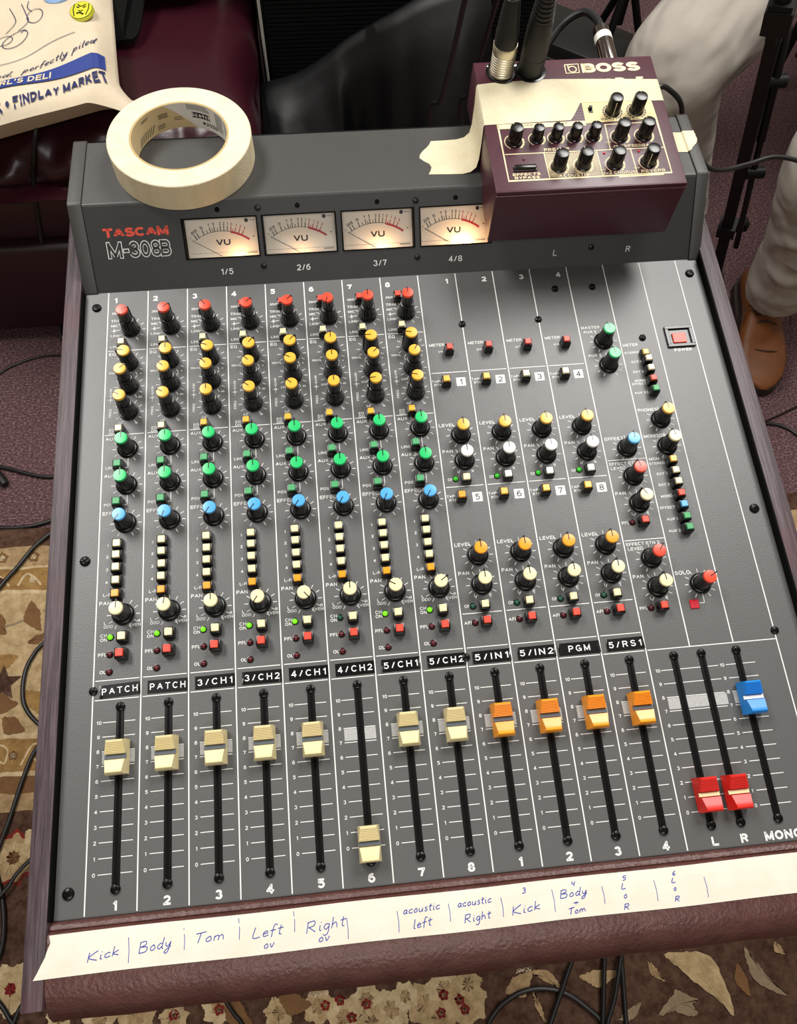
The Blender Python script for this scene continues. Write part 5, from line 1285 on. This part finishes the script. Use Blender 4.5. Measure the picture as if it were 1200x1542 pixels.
for pts, r in (([(2.7, -90), (2.95, -30), (2.9, 40)], .022), ([(3.1, -80), (3.25, -10), (3.2, 60)], .020), ([(3.45, -100), (3.6, -40), (3.75, 30)], .018), ([(3.6, 90), (3.7, 40), (3.9, -20)], .012), ([(2.4, -60), (2.6, 0), (2.9, 50)], .016)): ridge(ax2, rd2, pts, r)
tr_ = b.build('trousers', M['pants'], PE, smooth=0); remesh(tr_, .008, 2)
# body: torso, neck, head, arms and hands resting on the thighs
b = MB(); ch = pv+Vector((-.02, -.01, .45))
lat = (H2-H1).normalized(); fw = Vector((-lat.y, lat.x, 0)); fw = fw if fw.y < 0 else -fw
nk = ch+Vector((0, 0, .13))
limb(b, [pv+Vector((0, 0, .12)), pv+Vector((0, 0, .25)), ch, nk], [.135, .15, .155, .06], 24, 6)
limb(b, [nk+Vector((0, 0, -.03)), nk+fw*.02+Vector((0, 0, .07))], [.055, .052], 16, 4)
hd = nk+fw*.04+Vector((0, 0, .16))
limb(b, [hd+Vector((0, 0, -.11))+fw*.03, hd+Vector((0, 0, -.07))+fw*.02, hd, hd+Vector((0, 0, .07)), hd+Vector((0, 0, .115))], [.035, .062, .08, .07, .02], 24, 6)
limb(b, [hd+fw*.07+Vector((0, 0, .01)), hd+fw*.1+Vector((0, 0, -.025)), hd+fw*.075+Vector((0, 0, -.03))], [.008, .014, .01], 10, 3)
for s_ in (-1, 1):
    limb(b, [hd+lat*s_*.075+Vector((0, 0, .02)), hd+lat*s_*.088+Vector((0, 0, 0)), hd+lat*s_*.076+Vector((0, 0, -.025))], [.012, .016, .008], 10, 3)
    sh = ch+lat*s_*.18+Vector((0, 0, .06)); K = K1 if s_ < 0 else K2; H = H1 if s_ < 0 else H2
    wr = mid(H, K, .6)+Vector((0, 0, .125)); el = mid(sh, wr, .5)+Vector((0, 0, -.06))+lat*s_*.07
    limb(b, [ch+lat*s_*.1+Vector((0, 0, .07)), sh, mid(sh, el, .6), el, mid(el, wr, .5), wr], [.07, .066, .05, .043, .038, .028], 16, 6)
    td = (K-H).normalized(); pl = wr+td*.05
    limb(b, [wr, wr+td*.04, wr+td*.085], [.028, .036, .036], 14, 4)
    sd_ = td.cross(Vector((0, 0, 1))).normalized()
    for j, (ofs, ln_) in enumerate(((-.028, .065), (-.010, .078), (.009, .072), (.027, .056))):
        st_ = wr+td*.078+sd_*ofs
        limb(b, [st_, st_+td*ln_*.5+Vector((0, 0, .004)), st_+td*ln_+Vector((0, 0, -.02))], [.0098, .009, .0075], 10, 4)
    limb(b, [wr+td*.03-sd_*.03*s_*-1, wr+td*.06+sd_*.052*s_, wr+td*.085+sd_*.055*s_+Vector((0, 0, -.006))], [.013, .0105, .008], 10, 4)
bo = b.build('body', M['skin'], PE, smooth=0); remesh(bo, .007, 3)
b = MB()
limb(b, [pv+Vector((0, 0, .08)), pv+Vector((0, 0, .25)), ch, nk+Vector((0, 0, -.04)), nk+Vector((0, 0, .005))], [.172, .172, .172, .09, .068], 28, 6, .02, 1)
for s_ in (-1, 1):
    sh = ch+lat*s_*.18+Vector((0, 0, .06)); K = K1 if s_ < 0 else K2; H = H1 if s_ < 0 else H2
    wr = mid(H, K, .6)+Vector((0, 0, .125)); el = mid(sh, wr, .5)+Vector((0, 0, -.06))+lat*s_*.07
    limb(b, [ch+lat*s_*.08+Vector((0, 0, .07)), sh, mid(sh, el, .6), el, mid(el, wr, .5), mid(el, wr, .92)], [.085, .08, .063, .056, .05, .042], 18, 6, .03, 2)
sh_ = b.build('shirt', M['shirt'], PE, smooth=0); remesh(sh_, .01, 4)
b = MB(); rings = []
for j in range(9):
    t = j/8; zz = .02+.105*math.sin(t*PI/2); rr = .092*math.cos(t*PI/2)**.6+.001
    rings.append([tuple(hd-fw*.012+Vector((rr*math.cos(a), rr*math.sin(a), zz))-po) for a in [2*PI*k/24 for k in range(24)]])
b.loft(rings); b.build('hair', M['hair'], PE, smooth=60)
for s_ in (-1, 1):
    b = MB(); b.lathe([(.002, -.008), (.009, 0), (.002, .008)], 12, 0, Matrix.Translation(hd+fw*.072+lat*s_*.03+Vector((0, 0, .02))-po)); b.build('eye', M['white_cap'], PE)
def shoe(toe, d, name='shoe'):
    d = Vector((d[0], d[1], 0)).normalized(); s_ = Vector((-d.y, d.x, 0)); L = .295
    prof = [(0, .020, .055, .026), (.02, .030, .075, .034), (.06, .034, .088, .036), (.10, .034, .092, .034), (.135, .037, .085, .030), (.165, .043, .073, .028), (.2, .048, .062, .024), (.235, .047, .052, .022), (.265, .039, .044, .022), (.285, .024, .036, .022), (.296, .007, .028, .022)]
    rings = []; sole = []
    for x, wd, hgt, lo in prof:
        c = toe-d*(L-x); ring = []
        for k in range(20):
            a = 2*PI*k/20; ca = math.cos(a); sa = math.sin(a)
            ring.append(tuple(c+s_*wd*math.copysign(abs(ca)**.75, ca)+Vector((0, 0, .022+(hgt-.022)*(.5+.5*math.copysign(abs(sa)**.8, sa))))-po))
        rings.append(ring)
        sole.append([tuple(c+s_*(wd+.004)*q+Vector((0, 0, z_))-po) for q, z_ in ((-1, .001), (1, .001), (1, .024), (-1, .024))])
    b = MB(); b.loft(rings); so_ = b.build(name, M['shoe'], PE, smooth=60)
    b = MB(); b.loft(sole); b.build('sole', M['sole'], so_, smooth=50)
    b = MB()
    for x, hgt in ((.118, .092), (.135, .088), (.150, .083), (.165, .077)):
        c = toe-d*(L-x); b.tube([tuple(c+s_*q*.026+Vector((0, 0, hgt-.012*abs(q)**2+.001))-po) for q in (-1, -.5, 0, .5, 1)], .0022, 6)
    c = toe-d*(L-.112)
    for q in (-1, 1): b.tube([tuple(v-po) for v in catmull([c+Vector((0, 0, .093)), c+s_*q*.025+d*.02+Vector((0, 0, .098)), c+s_*q*.045+d*.03+Vector((0, 0, .082)), c+s_*q*.05+d*.05+Vector((0, 0, .07))], 5)], .0018, 6)
    b.build('lace', M['lace'], so_, smooth=50)
    b = MB(); c = toe-d*(L-.225); b.tube([tuple(c+s_*q*.047-d*.012*abs(q)**1.5+Vector((0, 0, .0585-.024*abs(q)**2.4))-po) for q in [k/8-1 for k in range(17)]], .0012, 6); b.build('toe_cap_seam', M['lace'], so_, smooth=50)
tp = atZ(1147, 588, .02)
shoe(Vector((tp.x, tp.y, 0)), (-.2, -.97))
shoe(Vector((A1_.x-.05, A1_.y-.17, 0)), (-.22, -.95))
# chair under the person
CHR = thing('chair', 'plain black chair under the seated person', 'chair', Matrix.Translation((pv.x-fw.x*.15, pv.y-fw.y*.15, 0)) @ Matrix.Rotation(math.atan2(lat.y, lat.x), 4, 'Z'))
b = MB(); b.box((0, .0, .40), (.42, .40, .04), 0, .015, 3); b.build('seat', M['rubber'], CHR)
for x in (-.18, .18):
    for y in (.0, .17):
        b = MB(); b.tube([(x, y, .385), (x*1.08, y*1.08, 0)], .011, 10); b.build('leg', M['stand'], CHR)
b = MB(); b.box((0, .24, .70), (.40, .03, .26), 0, .012, 3); b.build('backrest', M['rubber'], CHR)
for x in (-.17, .17):
    b = MB(); b.tube([(x, .18, .385), (x, .24, .5), (x, .24, .8)], .01, 10); b.build('back_post', M['stand'], CHR)
